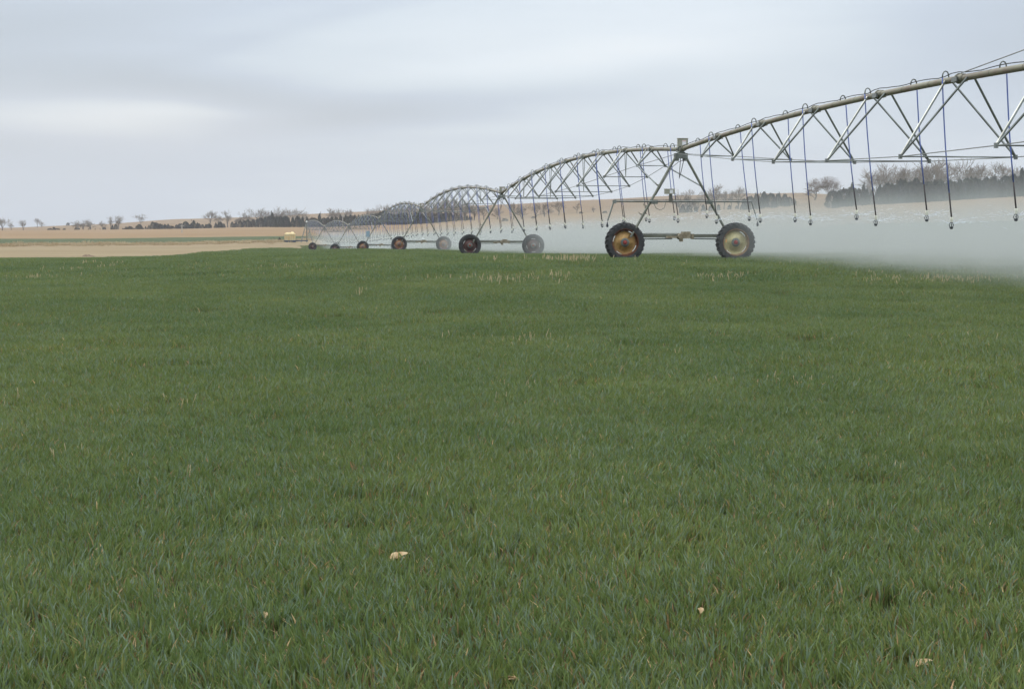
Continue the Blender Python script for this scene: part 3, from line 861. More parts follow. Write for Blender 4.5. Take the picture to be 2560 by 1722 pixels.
# mound of dirt in the pasture
c = P(220, 640, 150); m = MB(); rg = random.Random(4)
prof = []
vs = []; nn = 16
for ring, (rr, zz) in enumerate(((1.0, -.1), (.8, .10), (.5, .24), (.2, .32))):
    for k in range(nn):
        a = 2 * math.pi * k / nn; w = rr * rg.uniform(.85, 1.15)
        vs.append((.65 * w * math.cos(a), .5 * w * math.sin(a), zz * rg.uniform(.8, 1.2)))
fs = []
for r_ in range(3):
    for k in range(nn):
        k2 = (k + 1) % nn; fs.append((r_ * nn + k, r_ * nn + k2, (r_ + 1) * nn + k2, (r_ + 1) * nn + k))
fs.append(tuple(3 * nn + k for k in range(nn)))
m.add(vs, fs)
M_DIRT = simple('bare_dirt', (.16, .10, .06), (.24, .16, .10), rough=1, scale=6)
o = m.build('dirt_mound', M_DIRT, loc=(c.x, 150, gz(c.x, 150) - .03)); o.scale = (1, 1, .55); tag(o, 'low dark dirt mound in the pale dry pasture', 'dirt mound')

# ------------------------------------------------------------------ trees
def leafmat(name, c1, c2):
    m, nt, out = nodemat(name)
    b = N(nt, 'ShaderNodeBsdfPrincipled', Roughness=.85); b.inputs['Specular IOR Level'].default_value = .15
    at = N(nt, 'ShaderNodeTexCoord'); nz = N(nt, 'ShaderNodeTexNoise', Scale=1.6, Detail=4.0); L(nt, at.outputs['Object'], nz.inputs['Vector'])
    oi = N(nt, 'ShaderNodeObjectInfo')
    ad = N(nt, 'ShaderNodeMath', operation='MULTIPLY_ADD'); L(nt, oi.outputs['Random'], ad.inputs[0]); ad.inputs[1].default_value = .16; L(nt, nz.outputs['Fac'], ad.inputs[2])
    r = ramp(nt, [(.42, c1), (.58, tuple((p + q) / 2 for p, q in zip(c1, c2))), (.74, c2)], ad.outputs[0]); L(nt, r.outputs[0], b.inputs['Base Color']); L(nt, b.outputs[0], out.inputs['Surface'])
    return m
M_CEDAR = leafmat('cedar_foliage', (.024, .032, .018), (.085, .085, .050))
M_CEDARB = leafmat('brownish_cedar_foliage', (.028, .026, .016), (.10, .078, .050))
M_BARK = simple('grey_bark', (.10, .085, .07), (.17, .15, .125), rough=.95, scale=2)
M_TWIG = simple('bare_twigs', (.19, .155, .12), (.28, .235, .185), rough=.95, scale=.6)
M_TWIGR = simple('reddish_brown_leaves', (.15, .105, .075), (.22, .155, .11), rough=.95, scale=.6)
M_CBARK = simple('cedar_bark', (.10, .065, .045), (.15, .10, .07), rough=.95, scale=2)

def bare_tree(seed, kind='spread', h=8.0, forks=4):
    rg = random.Random(seed); tr = MB(); cr = MB()
    def grow(p, d, ln, r, lev):
        n = 3 if lev < 3 else 2
        pts = [p]; rs = [r]; dd = d.copy(); q = p.copy()
        for i in range(n):
            dd = (dd + Vector((rg.gauss(0, .13), rg.gauss(0, .13), rg.gauss(0, .08) + (.06 if lev > 1 else 0)))).normalized()
            q = q + dd * (ln / n); pts.append(q.copy()); rs.append(r * (1 - .40 * (i + 1) / n))
        (tr if lev < 2 else cr).tube(pts, rs, 6 if lev < 2 else 3, cap=False)
        if lev >= 5: return
        nb = {0: forks, 1: 4, 2: 4, 3: 4, 4: 3}[lev]
        for k in range(nb):
            t = rg.uniform(.35, 1.0) if k else 1.0
            if lev == 0: t = rg.uniform(.30, 1.0) if k else 1
            idx = t * n; i0 = min(n - 1, int(idx)); bp = pts[i0].lerp(pts[i0 + 1], idx - i0)
            ang = rg.uniform(.25, .85 if lev else .6) if k else rg.uniform(.05, .22)
            if kind == 'tall': ang *= .7
            ax = dd.cross(Vector((rg.gauss(0, 1), rg.gauss(0, 1), rg.gauss(0, 1))))
            if ax.length < 1e-3: ax = Vector((1, 0, 0))
            nd = dd.copy(); nd.rotate(Matrix.Rotation(ang, 3, ax.normalized()))
            if nd.z < .12 and lev < 4: nd.z = .2; nd.normalize()
            grow(bp, nd, ln * (rg.uniform(.80, 1.15) if lev == 0 else rg.uniform(.55, .85)) * (1 if k else 1.05), max(.016, rs[-1] * rg.uniform(.55, .8)), lev + 1)
    grow(Vector((0, 0, -.2)), Vector((rg.gauss(0, .04), rg.gauss(0, .04), 1)).normalized(), h * .20, h * .024, 0)
    # normalise height
    zmax = max(v[2] for v in cr.v); k = h / zmax
    mx = sum(v[0] for v in cr.v) / len(cr.v); my = sum(v[1] for v in cr.v) / len(cr.v)
    wd = sorted(abs(v[0] - mx) for v in cr.v)[int(len(cr.v) * .97)] + sorted(abs(v[1] - my) for v in cr.v)[int(len(cr.v) * .97)]
    q = h * (.52 if kind == 'tall' else .86) / wd
    for M_ in (tr, cr): M_.v = [((x - mx * min(1, z / (zmax * .5))) * (q * min(1, max(0, z) / (zmax * .25)) + k * (1 - min(1, max(0, z) / (zmax * .25)))), (y - my * min(1, z / (zmax * .5))) * (q * min(1, max(0, z) / (zmax * .25)) + k * (1 - min(1, max(0, z) / (zmax * .25)))), z * k) for (x, y, z) in M_.v]
    return tr, cr
def round_tree(seed, h=8.0):
    tr, cr = bare_tree(seed, 'spread', h)
    rg = random.Random(seed + 5)
    vs = cr.v[:]
    for i in range(9000):
        if i % 90 == 0:
            q = Vector((rg.gauss(0, 1), rg.gauss(0, 1), rg.gauss(0, 1))).normalized() * rg.uniform(.55, 1.0)
            cc = Vector((q.x * h * .36, q.y * h * .36, h * (.58 + .38 * q.z)))
        v = cc + Vector((rg.gauss(0, .42), rg.gauss(0, .42), rg.gauss(0, .30)))
        a = Vector((rg.gauss(0, 1), rg.gauss(0, 1), rg.gauss(0, 1))).normalized() * .07; b_ = Vector((rg.gauss(0, 1), rg.gauss(0, 1), rg.gauss(0, 1))).normalized() * .07
        cr.add([v, v + a, v + b_], [(0, 1, 2)])
    return tr, cr
def cedar(seed, h=5.5, w=3.0, shape='cone', n=2400):
    rg = random.Random(seed); tr = MB(); cr = MB()
    tr.tube([(0, 0, -.2), (rg.gauss(0, .05), 0, h * .5), (0, 0, h * .9)], [.13, .08, .02], 6)
    lumps = [(rg.uniform(0, 6.28), rg.uniform(.05, .98), rg.uniform(-.34, .40)) for _ in range(22)]
    for i in range(n):
        t = rg.random() ** .9; z = t * h
        if shape == 'cone': R0 = w / 2 * ((1 - t) ** .72) * (1.0 if t > .10 else .75 + 2.5 * t)
        elif shape == 'round': R0 = w / 2 * math.sqrt(max(0, 1 - (max(0, t - .35) / .66) ** 2)) * (1.0 if t > .1 else .9)
        else: R0 = w / 2 * (1 - t) ** .55
        a = rg.uniform(0, 6.2832)
        k = 1.0
        for (la, lz, lm) in lumps:
            da = abs((a - la + math.pi) % 6.2832 - math.pi)
            k += lm * math.exp(-(da / .6) ** 2 - ((t - lz) / .13) ** 2)
        r = R0 * k * math.sqrt(rg.uniform(.35, 1.0)) + rg.gauss(0, .05)
        c = Vector((r * math.cos(a), r * math.sin(a), z + rg.gauss(0, .08)))
        out = Vector((math.cos(a), math.sin(a), rg.uniform(.2, 1.3))).normalized() * rg.uniform(.16, .34)
        sd = Vector((-math.sin(a), math.cos(a), rg.gauss(0, .4))).normalized() * rg.uniform(.06, .12)
        cr.add([c - sd, c + sd, c + out], [(0, 1, 2)])
        sd2 = out.cross(sd).normalized() * .08
        cr.add([c - sd2, c + sd2, c + out * .9], [(0, 1, 2)])
    for q in range(5 if shape != 'cone' else 2):
        a = rg.uniform(0, 6.28); rr = w * rg.uniform(.05, .30); z0 = h * (rg.uniform(.62, .88) if q else .9); hh = h * rg.uniform(.14, .24)
        for i in range(60):
            u = rg.random(); c = Vector((rr * math.cos(a), rr * math.sin(a), z0 + u * hh)); b_ = rg.uniform(0, 6.28); r0 = (1 - u) * .28 + .03
            c += Vector((math.cos(b_), math.sin(b_), 0)) * r0 * rg.random()
            cr.add([c, c + Vector((math.cos(b_) * .14, math.sin(b_) * .14, .10)), c + Vector((rg.gauss(0, .05), rg.gauss(0, .05), .22))], [(0, 1, 2)])
    return tr, cr
proto = {}
def make_proto(key, pair, bark, crown, name):
    tr, cr = pair
    me1 = bpy.data.meshes.new('trunk'); me1.from_pydata(tr.v, [], tr.f); me1.materials.append(bark)
    me2 = bpy.data.meshes.new('crown'); me2.from_pydata(cr.v, [], cr.f); me2.materials.append(crown)
    w = max(abs(v[0]) for v in cr.v) * 2
    proto[key] = (me1, me2, name, max(v[2] for v in cr.v), w)
for s in range(5): make_proto('bare%d' % s, bare_tree(20 + s, 'spread', 8, 4), M_BARK, M_TWIG, 'bare_tree')
for s in range(3): make_proto('tall%d' % s, bare_tree(60 + s, 'tall', 8, 3), M_BARK, M_TWIG, 'bare_tree')
for s in range(2): make_proto('brown%d' % s, round_tree(81 + s, 8), M_BARK, M_TWIGR, 'brown_leaved_tree')
for s in range(4): make_proto('cedar%d' % s, cedar(100 + s, 5.5, 3.2, ['cone', 'fat', 'cone', 'round'][s]), M_CBARK, M_CEDAR, 'cedar_tree')
for s in range(3): make_proto('wide%d' % s, cedar(140 + s, 5.5, 4.2, ['fat', 'round', 'fat'][s], 3400), M_CBARK, M_CEDARB, 'cedar_tree')
for s in range(2): make_proto('spire%d' % s, cedar(160 + s, 5.5, 2.2, 'cone', 1800), M_CBARK, M_CEDAR, 'cedar_tree')
for s in range(2): make_proto('shrub%d' % s, cedar(170 + s, 2.0, 3.4, 'round', 900), M_CBARK, M_CEDARB, 'shrub')

rt = random.Random(99)
def tree(key, px, ytop, d, label, cat, group=None, wfac=1.0, sink=.1):
    """stand a tree on the terrain at distance d so that its top reaches row ytop"""
    me1, me2, name, h0, w0 = proto[key]
    X = (px - CX) / F * d; g = gz(X, d)
    top = zpx(ytop, d); h = max(.8, top - g); s = h / h0
    t = empty(name, (X, d, g - sink), rt.uniform(0, 6.28)); sx = s * wfac
    for nm, me in (('trunk', me1), ('crown', me2)):
        o = bpy.data.objects.new(nm, me); COL.objects.link(o); o.parent = t
    t.scale = (sx, sx, s)
    tag(t, label, cat, group)
    return t
BL = 'bare trees on the far hillside'
def bt(px, ytop, d, label, key=None, w=1.0, group=BL):
    tree(key or 'bare%d' % rt.randrange(5), px, ytop, d, label, 'bare tree', group, w)
bt(8, 541, 850, 'large bare tree cut by the left edge of the photo', 'bare1', 1.2)
bt(30, 556, 860, 'small bare tree just right of the large one at the left edge')
bt(60, 547, 850, 'thin bare tree, second group from the left edge', 'tall0')
bt(96, 543, 1150, 'leaning bare tree on the skyline left of the first cedar clumps', 'tall1', 1.1)
bt(106, 552, 1140, 'low bare tree beside the leaning one on the left skyline')
bt(196, 549, 850, 'left one of three bare trees in a clump above small cedars', w=1.5)
bt(210, 547, 865, 'middle one of three bare trees in a clump above small cedars', w=1.5)
bt(227, 545, 850, 'right one of three bare trees in a clump above small cedars', w=1.5)
bt(258, 550, 850, 'lone bare tree between the clump of three and the tall pair')
bt(279, 536, 850, 'left one of the tall pair of bare trees left of the long cedar row', 'tall2')
bt(298, 536, 850, 'right one of the tall pair of bare trees left of the long cedar row', 'tall0', 1.1)
bt(354, 533, 1080, 'lone bare tree on the bare skyline above the cedar row', 'bare2')
bt(529, 523, 860, 'left one of two tall bare trees rising from a gap in the cedars', 'tall1', 1.3)
bt(548, 534, 870, 'thin bare tree between two taller bare trees in the cedar gap')
bt(571, 521, 860, 'right one of two tall bare trees rising from a gap in the cedars', 'tall2', 1.2)
bt(610, 524, 880, 'bare tree above the dense cedars, first right of the gap', w=1.1)
bt(632, 532, 880, 'small bare tree above the dense cedars left of the tank')
bt(654, 517, 880, 'bare tree with full crown directly above the left part of the dense cedars', 'bare0', 1.2)
bt(673, 528, 885, 'low bare tree beside the pointed cedar left of the tank')
bt(692, 514, 880, 'tall bare tree straight above the cream tank, left of two', 'bare3', 1.1)
bt(704, 518, 890, 'bare tree straight above the cream tank, right of two', 'bare4')
bt(738, 516, 880, 'broad bare tree between the tank and the pivot point', 'bare1', 1.3)
bt(757, 528, 890, 'small bare tree directly above the pivot point')
bt(833, 518, 900, 'bare tree over the fifth span, left of three', 'tall0', 1.3)
bt(855, 519, 900, 'bare tree over the utility pole, middle of three', 'bare2')
bt(875, 520, 905, 'bare tree over the fourth span, right of three', 'tall1')
bt(920, 516, 860, 'slim bare tree left of the fourth tower top', 'tall2')
bt(936, 517, 860, 'slim bare tree beside the fourth tower top', 'tall0')
bt(966, 507, 800, 'bare tree over the fourth span, left of the arch of the third', 'bare0')
bt(1000, 506, 800, 'bare tree in the dip before the third tower, left one', 'bare3')
bt(1028, 500, 760, 'bare tree in the dip before the third tower, right one', 'bare1')
for q, (px, yt) in enumerate(((1072, 500), (1096, 492), (1118, 488), (1140, 490), (1163, 496), (1186, 502), (1210, 508))):
    bt(px, yt, 700 - q * 8, 'bare tree seen through the trusses of the third span', w=1.1, group='bare trees behind the third span')
bt(1243, 516, 640, 'bare tree at the foot of the hill straight behind the second tower')
bt(1284, 502, 610, 'bare tree right behind the second tower, left one', 'tall1')
bt(1304, 500, 600, 'leaning bare tree right behind the second tower', 'bare4', 1.1)
bt(1340, 506, 610, 'thick bare tree on the orange hill, left one of a pair', 'bare2', 1.2)
bt(1362, 502, 600, 'thick bare tree on the orange hill, right one of a pair', 'bare0', 1.2)
bt(1396, 498, 600, 'bare tree on the orange hill behind the middle of the second span', 'bare1', 1.1)
bt(1442, 502, 590, 'bare tree above a small dark shrub on the orange hill', 'tall2')
bt(1483, 515, 590, 'small lone bare tree on the orange hill left of the boom end', 'bare3')
bt(1718, 470, 500, 'bare tree left of the right leg of the nearest tower, first of three', 'bare2', 1.0)
bt(1742, 473, 505, 'bare tree touching the right leg of the nearest tower', 'bare4')
bt(1786, 457, 500, 'tallest bare tree between the nearest tower and the round cedar grove', 'tall0', 1.2)
bt(1808, 472, 505, 'bare tree just right of the tallest, beside the round cedar grove', 'tall1')
bt(1826, 470, 505, 'thin bare tree second left of the round cedar grove', 'tall2')
bt(1846, 463, 500, 'bare tree rising behind the left end of the round cedar grove', 'bare0', .9)
bt(1698, 485, 505, 'small bare tree behind the right leg of the nearest tower', 'bare3')
# brown-leaved pair and the right hand grove
tree('brown0', 2034, 442, 545, 'left one of a pair of round reddish brown leafy trees right of the cedar grove', 'tree', 'pair of brown trees', 1.0)
tree('brown1', 2072, 436, 545, 'right one of a pair of round reddish brown leafy trees, partly behind dark cedars', 'tree', 'pair of brown trees', 1.15)
GR = 'bare trees rising behind the tall cedar hedge'
for q, (px, yt, lab) in enumerate(((2168, 448, 'low bare tree left of the tall cedar hedge'), (2192, 412, 'bare tree at the left end of the tall cedar hedge'), (2226, 403, 'second bare tree from the left above the tall cedar hedge'),
        (2252, 412, 'third bare tree from the left above the tall cedar hedge'), (2280, 396, 'fourth bare tree from the left above the cedar hedge'), (2306, 404, 'fifth bare tree from the left above the cedar hedge'),
        (2334, 392, 'tallest bare tree above the cedar hedge, in the middle'), (2368, 400, 'bare tree right of the tallest one above the hedge'), (2402, 392, 'broad bare tree above the hedge, fourth from the right edge'),
        (2440, 404, 'bare tree above the hedge, third from the right edge'), (2500, 402, 'bare tree standing alone above the hedge, second from the right edge'), (2552, 406, 'bare tree above the hedge cut by the right edge of the photo'))):
    bt(px, yt, 455 + (q % 3) * 6, lab, 'bare%d' % (q % 5) if q % 3 else 'tall%d' % (q % 2), 1.15, GR)

def ced(px, ytop, d, label, group, key=None, w=1.0):
    key = key or 'cedar%d' % rt.randrange(4)
    tree(key, px, ytop, d, label, 'cedar tree' if not key.startswith('shrub') else 'shrub', group, w)
# small cedars, far left
ced(127, 570, 850, 'low cedar at the left end of the first small clump', 'small far cedars', 'shrub0', 1.9)
ced(137, 567, 850, 'tallest cedar of the first small clump from the left', 'small far cedars', 'wide0', 1.8)
ced(145, 570, 850, 'low cedar at the right end of the first small clump', 'small far cedars', 'shrub1', 1.7)
ced(163, 572, 850, 'tiny lone cedar right of the first small clump', 'small far cedars', 'shrub0', 1.3)
ced(172, 556, 1300, 'small round bush on the left skyline', 'small far cedars', 'shrub1', .7)
ced(192, 568, 846, 'left cedar under the clump of three bare trees', 'small far cedars', 'wide1', 1.6)
ced(200, 569, 846, 'right cedar under the clump of three bare trees', 'small far cedars', 'wide2', 1.6)
ced(223, 570, 846, 'small cedar below the rightmost of the three bare trees', 'small far cedars', 'wide0', .9)
ced(240, 571, 846, 'small cedar alone between the bare clumps', 'small far cedars', 'cedar1')
ced(252, 571, 846, 'tiny cedar left of the lone bare tree foot', 'small far cedars', 'cedar0')
ced(263, 567, 846, 'cedar at the foot of the lone bare tree', 'small far cedars', 'wide1', 1.6)
ced(283, 560, 846, 'left cedar under the tall pair of bare trees', 'small far cedars', 'cedar1', 1.2)
ced(291, 559, 846, 'right cedar under the tall pair of bare trees', 'small far cedars', 'cedar3', 1.1)
G1 = 'left half of the long cedar row'; L1 = 'dark cedar in the loose left half of the long cedar row beyond the orange field'
for (px, yt) in ((309, 569), (317, 564), (325, 563), (333, 567), (343, 563), (350, 560), (357, 566), (366, 565), (374, 562), (383, 553), (390, 553), (398, 558), (407, 560), (414, 558), (422, 559), (430, 563), (443, 560), (451, 557), (458, 563), (466, 553), (474, 561), (480, 556), (486, 548), (495, 554), (508, 561), (516, 559), (524, 557), (541, 556), (549, 553), (557, 558)):
    if (px, yt) == (486, 548): ced(px, yt, 846, 'tallest cedar of the loose left half of the long cedar row', G1, 'cedar2', 1.5)
    elif (px, yt) == (383, 553): ced(px, yt, 846, 'first tall rounded cedar from the left in the long row', G1, 'cedar3', 1.2)
    else: (ced(px, yt + rt.uniform(-1, 1), 846 + rt.uniform(-6, 6), L1, G1, w=1.5), ced(px + 4, yt + rt.uniform(0, 4), 838, L1, G1, rt.choice(['wide0', 'wide1', 'wide2']), 1.3))
G2 = 'dense right half of the long cedar row'; L2 = 'dark cedar in the dense wall of cedars beyond the orange field, behind the pivot'
px = 582
tops = [(580, 555), (592, 552), (610, 549), (628, 545), (645, 542), (665, 540), (690, 538), (712, 536), (722, 541), (735, 541), (752, 537), (775, 540), (800, 541), (830, 540), (850, 537), (880, 534), (905, 534), (940, 533), (958, 524), (975, 530), (1010, 530), (1060, 528), (1110, 528), (1150, 532), (1180, 538)]
while px < 1175:
    yt = np.interp(px, [q[0] for q in tops], [q[1] for q in tops])
    d = np.interp(px, [582, 900, 1180], [850, 780, 690])
    ced(px, yt + rt.uniform(-1.5, 2.5), d + rt.uniform(-5, 5), L2, G2, rt.choice(['wide0', 'wide1', 'wide2', 'cedar1', 'cedar3']), 1.05)
    if rt.random() < .55: ced(px + 5, yt + rt.uniform(1, 5), d - 10, L2, G2, rt.choice(['wide0', 'wide2', 'cedar1']), 1.0)
    px += rt.uniform(9, 12.5)
ced(682, 526, 848, 'pointed tall cedar rising above the dense wall, left of the tank', G2, 'cedar0', .9)
ced(800, 529, 850, 'pointed dark evergreen standing above the wall between the first two far arches', G2, 'cedar2', .8)
# shrubs along the foot of the hill behind the second span
for (px, yt, d, w, lab) in ((1262, 545, 590, 1.5, 'flat dark shrub on the orange hill right of the second tower'), (1333, 541, 590, 1.1, 'dark shrub at the foot of the thick pair of bare trees'), (1452, 529, 585, 1.2, 'dark rounded shrub below a bare tree, left of the boom'),
                            (1512, 540, 560, 1.4, 'flat shrub left of the boom end of the nearest tower')):
    ced(px, yt, d, lab, 'shrubs on the hill', 'shrub%d' % (px % 2), w)
for q, px in enumerate((1706, 1722, 1738, 1757, 1776, 1795, 1822, 1840, 1858)):
    ced(px, 509 + (q * 7) % 5, 500, 'grey green cedar in the low hedge behind the boom of the nearest tower', 'low hedge behind the boom', 'wide%d' % (q % 3), 1.15)
# round grove
GD = 'round topped cedar grove'
for q, (px, yt, d) in enumerate(((1858, 494, 480), (1874, 486, 485), (1890, 481, 480), (1908, 479, 485), (1926, 480, 480), (1944, 479, 484), (1960, 481, 480), (1972, 487, 482), (1984, 497, 480), (1866, 498, 470), (1898, 490, 468), (1934, 489, 468), (1966, 492, 470))):
    ced(px, yt + rt.gauss(0, 1.5), d, 'cedar in the round topped brownish grove right of the bare trees', GD, 'wide%d' % (q % 3), 1.05)
# tall hedge at the right
GH = 'tall cedar hedge at the right'
hd = [(2085, 474), (2105, 466), (2125, 466), (2145, 470), (2165, 470), (2182, 466), (2200, 456), (2240, 453), (2280, 452), (2310, 450), (2330, 446), (2352, 446), (2380, 442), (2400, 438), (2425, 434), (2450, 436), (2475, 442), (2500, 438), (2525, 436), (2545, 432), (2580, 430), (2640, 428), (2900, 425)]
px = 2080
while px < 2760:
    yt = np.interp(px, [q[0] for q in hd], [q[1] for q in hd])
    lab = ('dark cedar in the ragged left end of the tall hedge, beside the brown trees' if px < 2190 else 'dark cedar in the tall dense hedge under the bare trees at the right')
    ced(px, yt + rt.gauss(1, 4.5), 424 + rt.uniform(-5, 5), lab, GH, rt.choice(['wide0', 'wide1', 'wide2', 'cedar3', 'cedar0', 'cedar2', 'cedar1']), rt.uniform(.85, 1.35))
    if px >= 2190 or rt.random() < .6: ced(px + rt.uniform(6, 13), yt + rt.uniform(2, 22), 412 + rt.uniform(-3, 3), lab, GH, rt.choice(['wide0', 'wide1', 'wide2', 'cedar1']), rt.uniform(.8, 1.2))
    px += rt.uniform(12, 20)
ced(2127, 455, 430, 'pointed spire cedar, left of two, in the ragged end of the hedge', GH, 'spire0', 1.0)
ced(2156, 454, 430, 'pointed spire cedar, right of two, in the ragged end of the hedge', GH, 'spire1', 1.0)
ced(2550, 418, 430, 'pointed tall cedar at the right edge of the photo', GH, 'spire0', 1.2)
# dark weedy bushes near the tank
ced(686, 592, 372, 'narrow dark brown bush in the green strip left of the tank', 'weeds by the tank', 'spire1', .5)
ced(700, 596, 370, 'low dark bush directly left of the tank', 'weeds by the tank', 'shrub0', .5)

# tall dry grass at the pasture edges (stuff)
def strawtuft(name, seed, n=120, r=.8):
    o = tuft_mesh(name, r, n, .035, .25, .55, seed, straw=1.0, lean=.3)
    return o
S_ = [strawtuft('dry_tuft', 500 + k) for k in range(3)]
M_DRY = simple('dry_grass_blades', (.46, .34, .19), (.54, .42, .25), rough=.9, scale=3)
for q in S_: q.data.materials.clear(); q.data.materials.append(M_DRY)
pp = []
for k in range(620):
    px = rngG.uniform(-60, 780); 
    if True: d = edge2(px) + rngG.normal(0, 9)
    elif rngG.random() < .7: d = edge1(px) + abs(rngG.normal(0, 6))
    else: d = rngG.uniform(edge1(px), edge2(px))
    pp.append(((px - CX) / F * d, float(d)))
pp = np.array(pp); zz = ground_z(pp[:, 0], pp[:, 1])
sc = rngG.uniform(.7, 1.5, len(pp))
scatter('dry_grass', np.stack([pp[:, 0], pp[:, 1], zz], 1), rngG.random(len(pp)) * 6.28, np.stack([sc, sc, sc * rngG.uniform(.5, 1.1, len(pp))], 1), rngG.integers(0, 3, len(pp)), S_)

# ------------------------------------------------------------------ water: fine jets at the sprinklers, and drifting mist
M_WATER, nt, out = nodemat('water_droplets')
d_ = N(nt, 'ShaderNodeBsdfPrincipled', Roughness=.3); d_.inputs['Base Color'].default_value = (.9, .93, .95, 1)
tb = N(nt, 'ShaderNodeBsdfTranslucent'); tb.inputs['Color'].default_value = (.95, .97, 1, 1)
ms = N(nt, 'ShaderNodeMixShader'); ms.inputs[0].default_value = .5; L(nt, d_.outputs[0], ms.inputs[1]); L(nt, tb.outputs[0], ms.inputs[2]); L(nt, ms.outputs[0], out.inputs['Surface'])
mb = MB(); rw = random.Random(5)
for (p, i) in SPRAY:
    if p.y > 112 or p.y < 14: continue
    nst = 120 if p.y < 66 else 30
    for k in range(nst):
        an = rw.uniform(0, 6.2832); v = rw.uniform(2.0, 3.6); el = rw.gauss(.30, .10)
        vx = math.cos(an) * v * math.cos(el) + .5; vy = math.sin(an) * v * math.cos(el); vz = v * math.sin(el)
        t0 = abs(rw.gauss(0, .16)) + .01; dt = rw.uniform(.015, .045)
        r = rw.uniform(.0012, .0034)
        pts = []
        for t in (t0, t0 + dt):
            pts.append(p + Vector((vx * t, vy * t, vz * t - 2.2 * t * t)))
        mb.tube(pts, r, 3, cap=False)
o = mb.build('water_jets', M_WATER); tag(o, kind='stuff')

def mist_mat(xa, xb):
    m, nt, out = nodemat('water_mist')
    tc = N(nt, 'ShaderNodeTexCoord'); sp = N(nt, 'ShaderNodeSeparateXYZ'); L(nt, tc.outputs['Object'], sp.inputs[0])
    def mr(src, a, b, c=0., d=1., smooth=True):
        n = N(nt, 'ShaderNodeMapRange'); n.interpolation_type = 'SMOOTHSTEP' if smooth else 'LINEAR'
        L(nt, src, n.inputs['Value']); n.inputs['From Min'].default_value = a; n.inputs['From Max'].default_value = b; n.inputs['To Min'].default_value = c; n.inputs['To Max'].default_value = d
        return n.outputs[0]
    def mul(a, b):
        n = N(nt, 'ShaderNodeMath', operation='MULTIPLY'); L(nt, a, n.inputs[0])
        if isinstance(b, (int, float)): n.inputs[1].default_value = b
        else: L(nt, b, n.inputs[1])
        return n.outputs[0]
    lat = mul(mr(sp.outputs['X'], xa, xb), mr(sp.outputs['X'], 11.0, 25.0, 1, 0))
    # below nozzle height the spray is dense, above it a thin drifting haze
    nz = N(nt, 'ShaderNodeTexNoise', Scale=.22, Detail=2.0); L(nt, tc.outputs['Object'], nz.inputs['Vector'])
    zz = N(nt, 'ShaderNodeMath', operation='MULTIPLY_ADD'); L(nt, nz.outputs['Fac'], zz.inputs[0]); zz.inputs[1].default_value = -1.1; L(nt, sp.outputs['Z'], zz.inputs[2])
    v1 = mr(zz.outputs[0], .35, 1.85, .75, 0); v2 = mr(zz.outputs[0], .3, 2.8, .62, 0)
    ad = N(nt, 'ShaderNodeMath', operation='ADD'); L(nt, v1, ad.inputs[0]); L(nt, v2, ad.inputs[1])
    nz2 = N(nt, 'ShaderNodeTexNoise', Scale=.75, Detail=3.0); L(nt, tc.outputs['Object'], nz2.inputs['Vector'])
    vr = mul(mr(nz.outputs['Fac'], .3, .7, .6, 1.35), mr(nz2.outputs['Fac'], .3, .7, .5, 1.5))
    den = mul(mul(mul(lat, ad.outputs[0]), vr), MIST_D)
    pv_ = N(nt, 'ShaderNodeVolumePrincipled'); pv_.inputs['Color'].default_value = (.67, .68, .635, 1); pv_.inputs['Anisotropy'].default_value = .2
    L(nt, den, pv_.inputs['Density']); L(nt, pv_.outputs[0], out.inputs['Volume'])
    return m
MIST_D = .078
M_MIST0 = mist_mat(-.2, 5.2)
MIST_D = .050
M_MIST = mist_mat(-.5, 3.6)
for i in range(7):
    a = nodes[i]; c = nodes[i + 1]
    e = Vector((c.x - a.x, c.y - a.y, c.z - a.z)); Lh = math.hypot(e.x, e.y); yaw = math.atan2(-e.x, e.y)
    slope = e.z / Lh
    mb = MB(); hh = 4.0; x0, x1 = -.6, 25.0
    vs = []
    for y in (0, Lh):
        for x, z in ((x0, -.5), (x1, -.5), (x1, hh), (x0, hh)): vs.append((x, y, z))
    mb.add(vs, [(0, 1, 2, 3), (7, 6, 5, 4), (0, 4, 5, 1), (1, 5, 6, 2), (2, 6, 7, 3), (3, 7, 4, 0)])
    o = mb.build('water_mist', M_MIST0 if i == 0 else M_MIST)
    o.matrix_world = Matrix.Translation(a) @ Matrix.Rotation(yaw, 4, 'Z') @ Matrix.Rotation(math.atan(slope), 4, 'X')
    tag(o, kind='stuff')

# air
m, nt, out = nodemat('haze_air')
pv2 = N(nt, 'ShaderNodeVolumePrincipled', Density=.00019); pv2.inputs['Color'].default_value = (.88, .90, .93, 1)
L(nt, pv2.outputs[0], out.inputs['Volume'])
mb = MB(); mb.box((0, 1260, 20), (3400, 2900, 110)); o = mb.build('haze', m); tag(o, kind='stuff')

# ------------------------------------------------------------------ world: Nishita sky veiled by thin overcast
w = bpy.data.worlds.new('World'); scene.world = w; w.use_nodes = True
nt = w.node_tree
for n in list(nt.nodes): nt.nodes.remove(n)
out = nt.nodes.new('ShaderNodeOutputWorld'); bg = nt.nodes.new('ShaderNodeBackground'); bg.inputs['Strength'].default_value = .10
SUN_EL, SUN_AZ = R(48), R(-40)
sky = nt.nodes.new('ShaderNodeTexSky'); sky.sky_type = 'NISHITA'; sky.sun_disc = False; sky.sun_elevation = SUN_EL; sky.sun_rotation = SUN_AZ; sky.air_density = 1.0; sky.dust_density = 2.0
tc = N(nt, 'ShaderNodeTexCoord'); sp = N(nt, 'ShaderNodeSeparateXYZ'); L(nt, tc.outputs['Generated'], sp.inputs[0])
az = N(nt, 'ShaderNodeMath', operation='ARCTAN2'); L(nt, sp.outputs['X'], az.inputs[0]); L(nt, sp.outputs['Y'], az.inputs[1])
el = N(nt, 'ShaderNodeMath', operation='ARCSINE'); L(nt, sp.outputs['Z'], el.inputs[0])
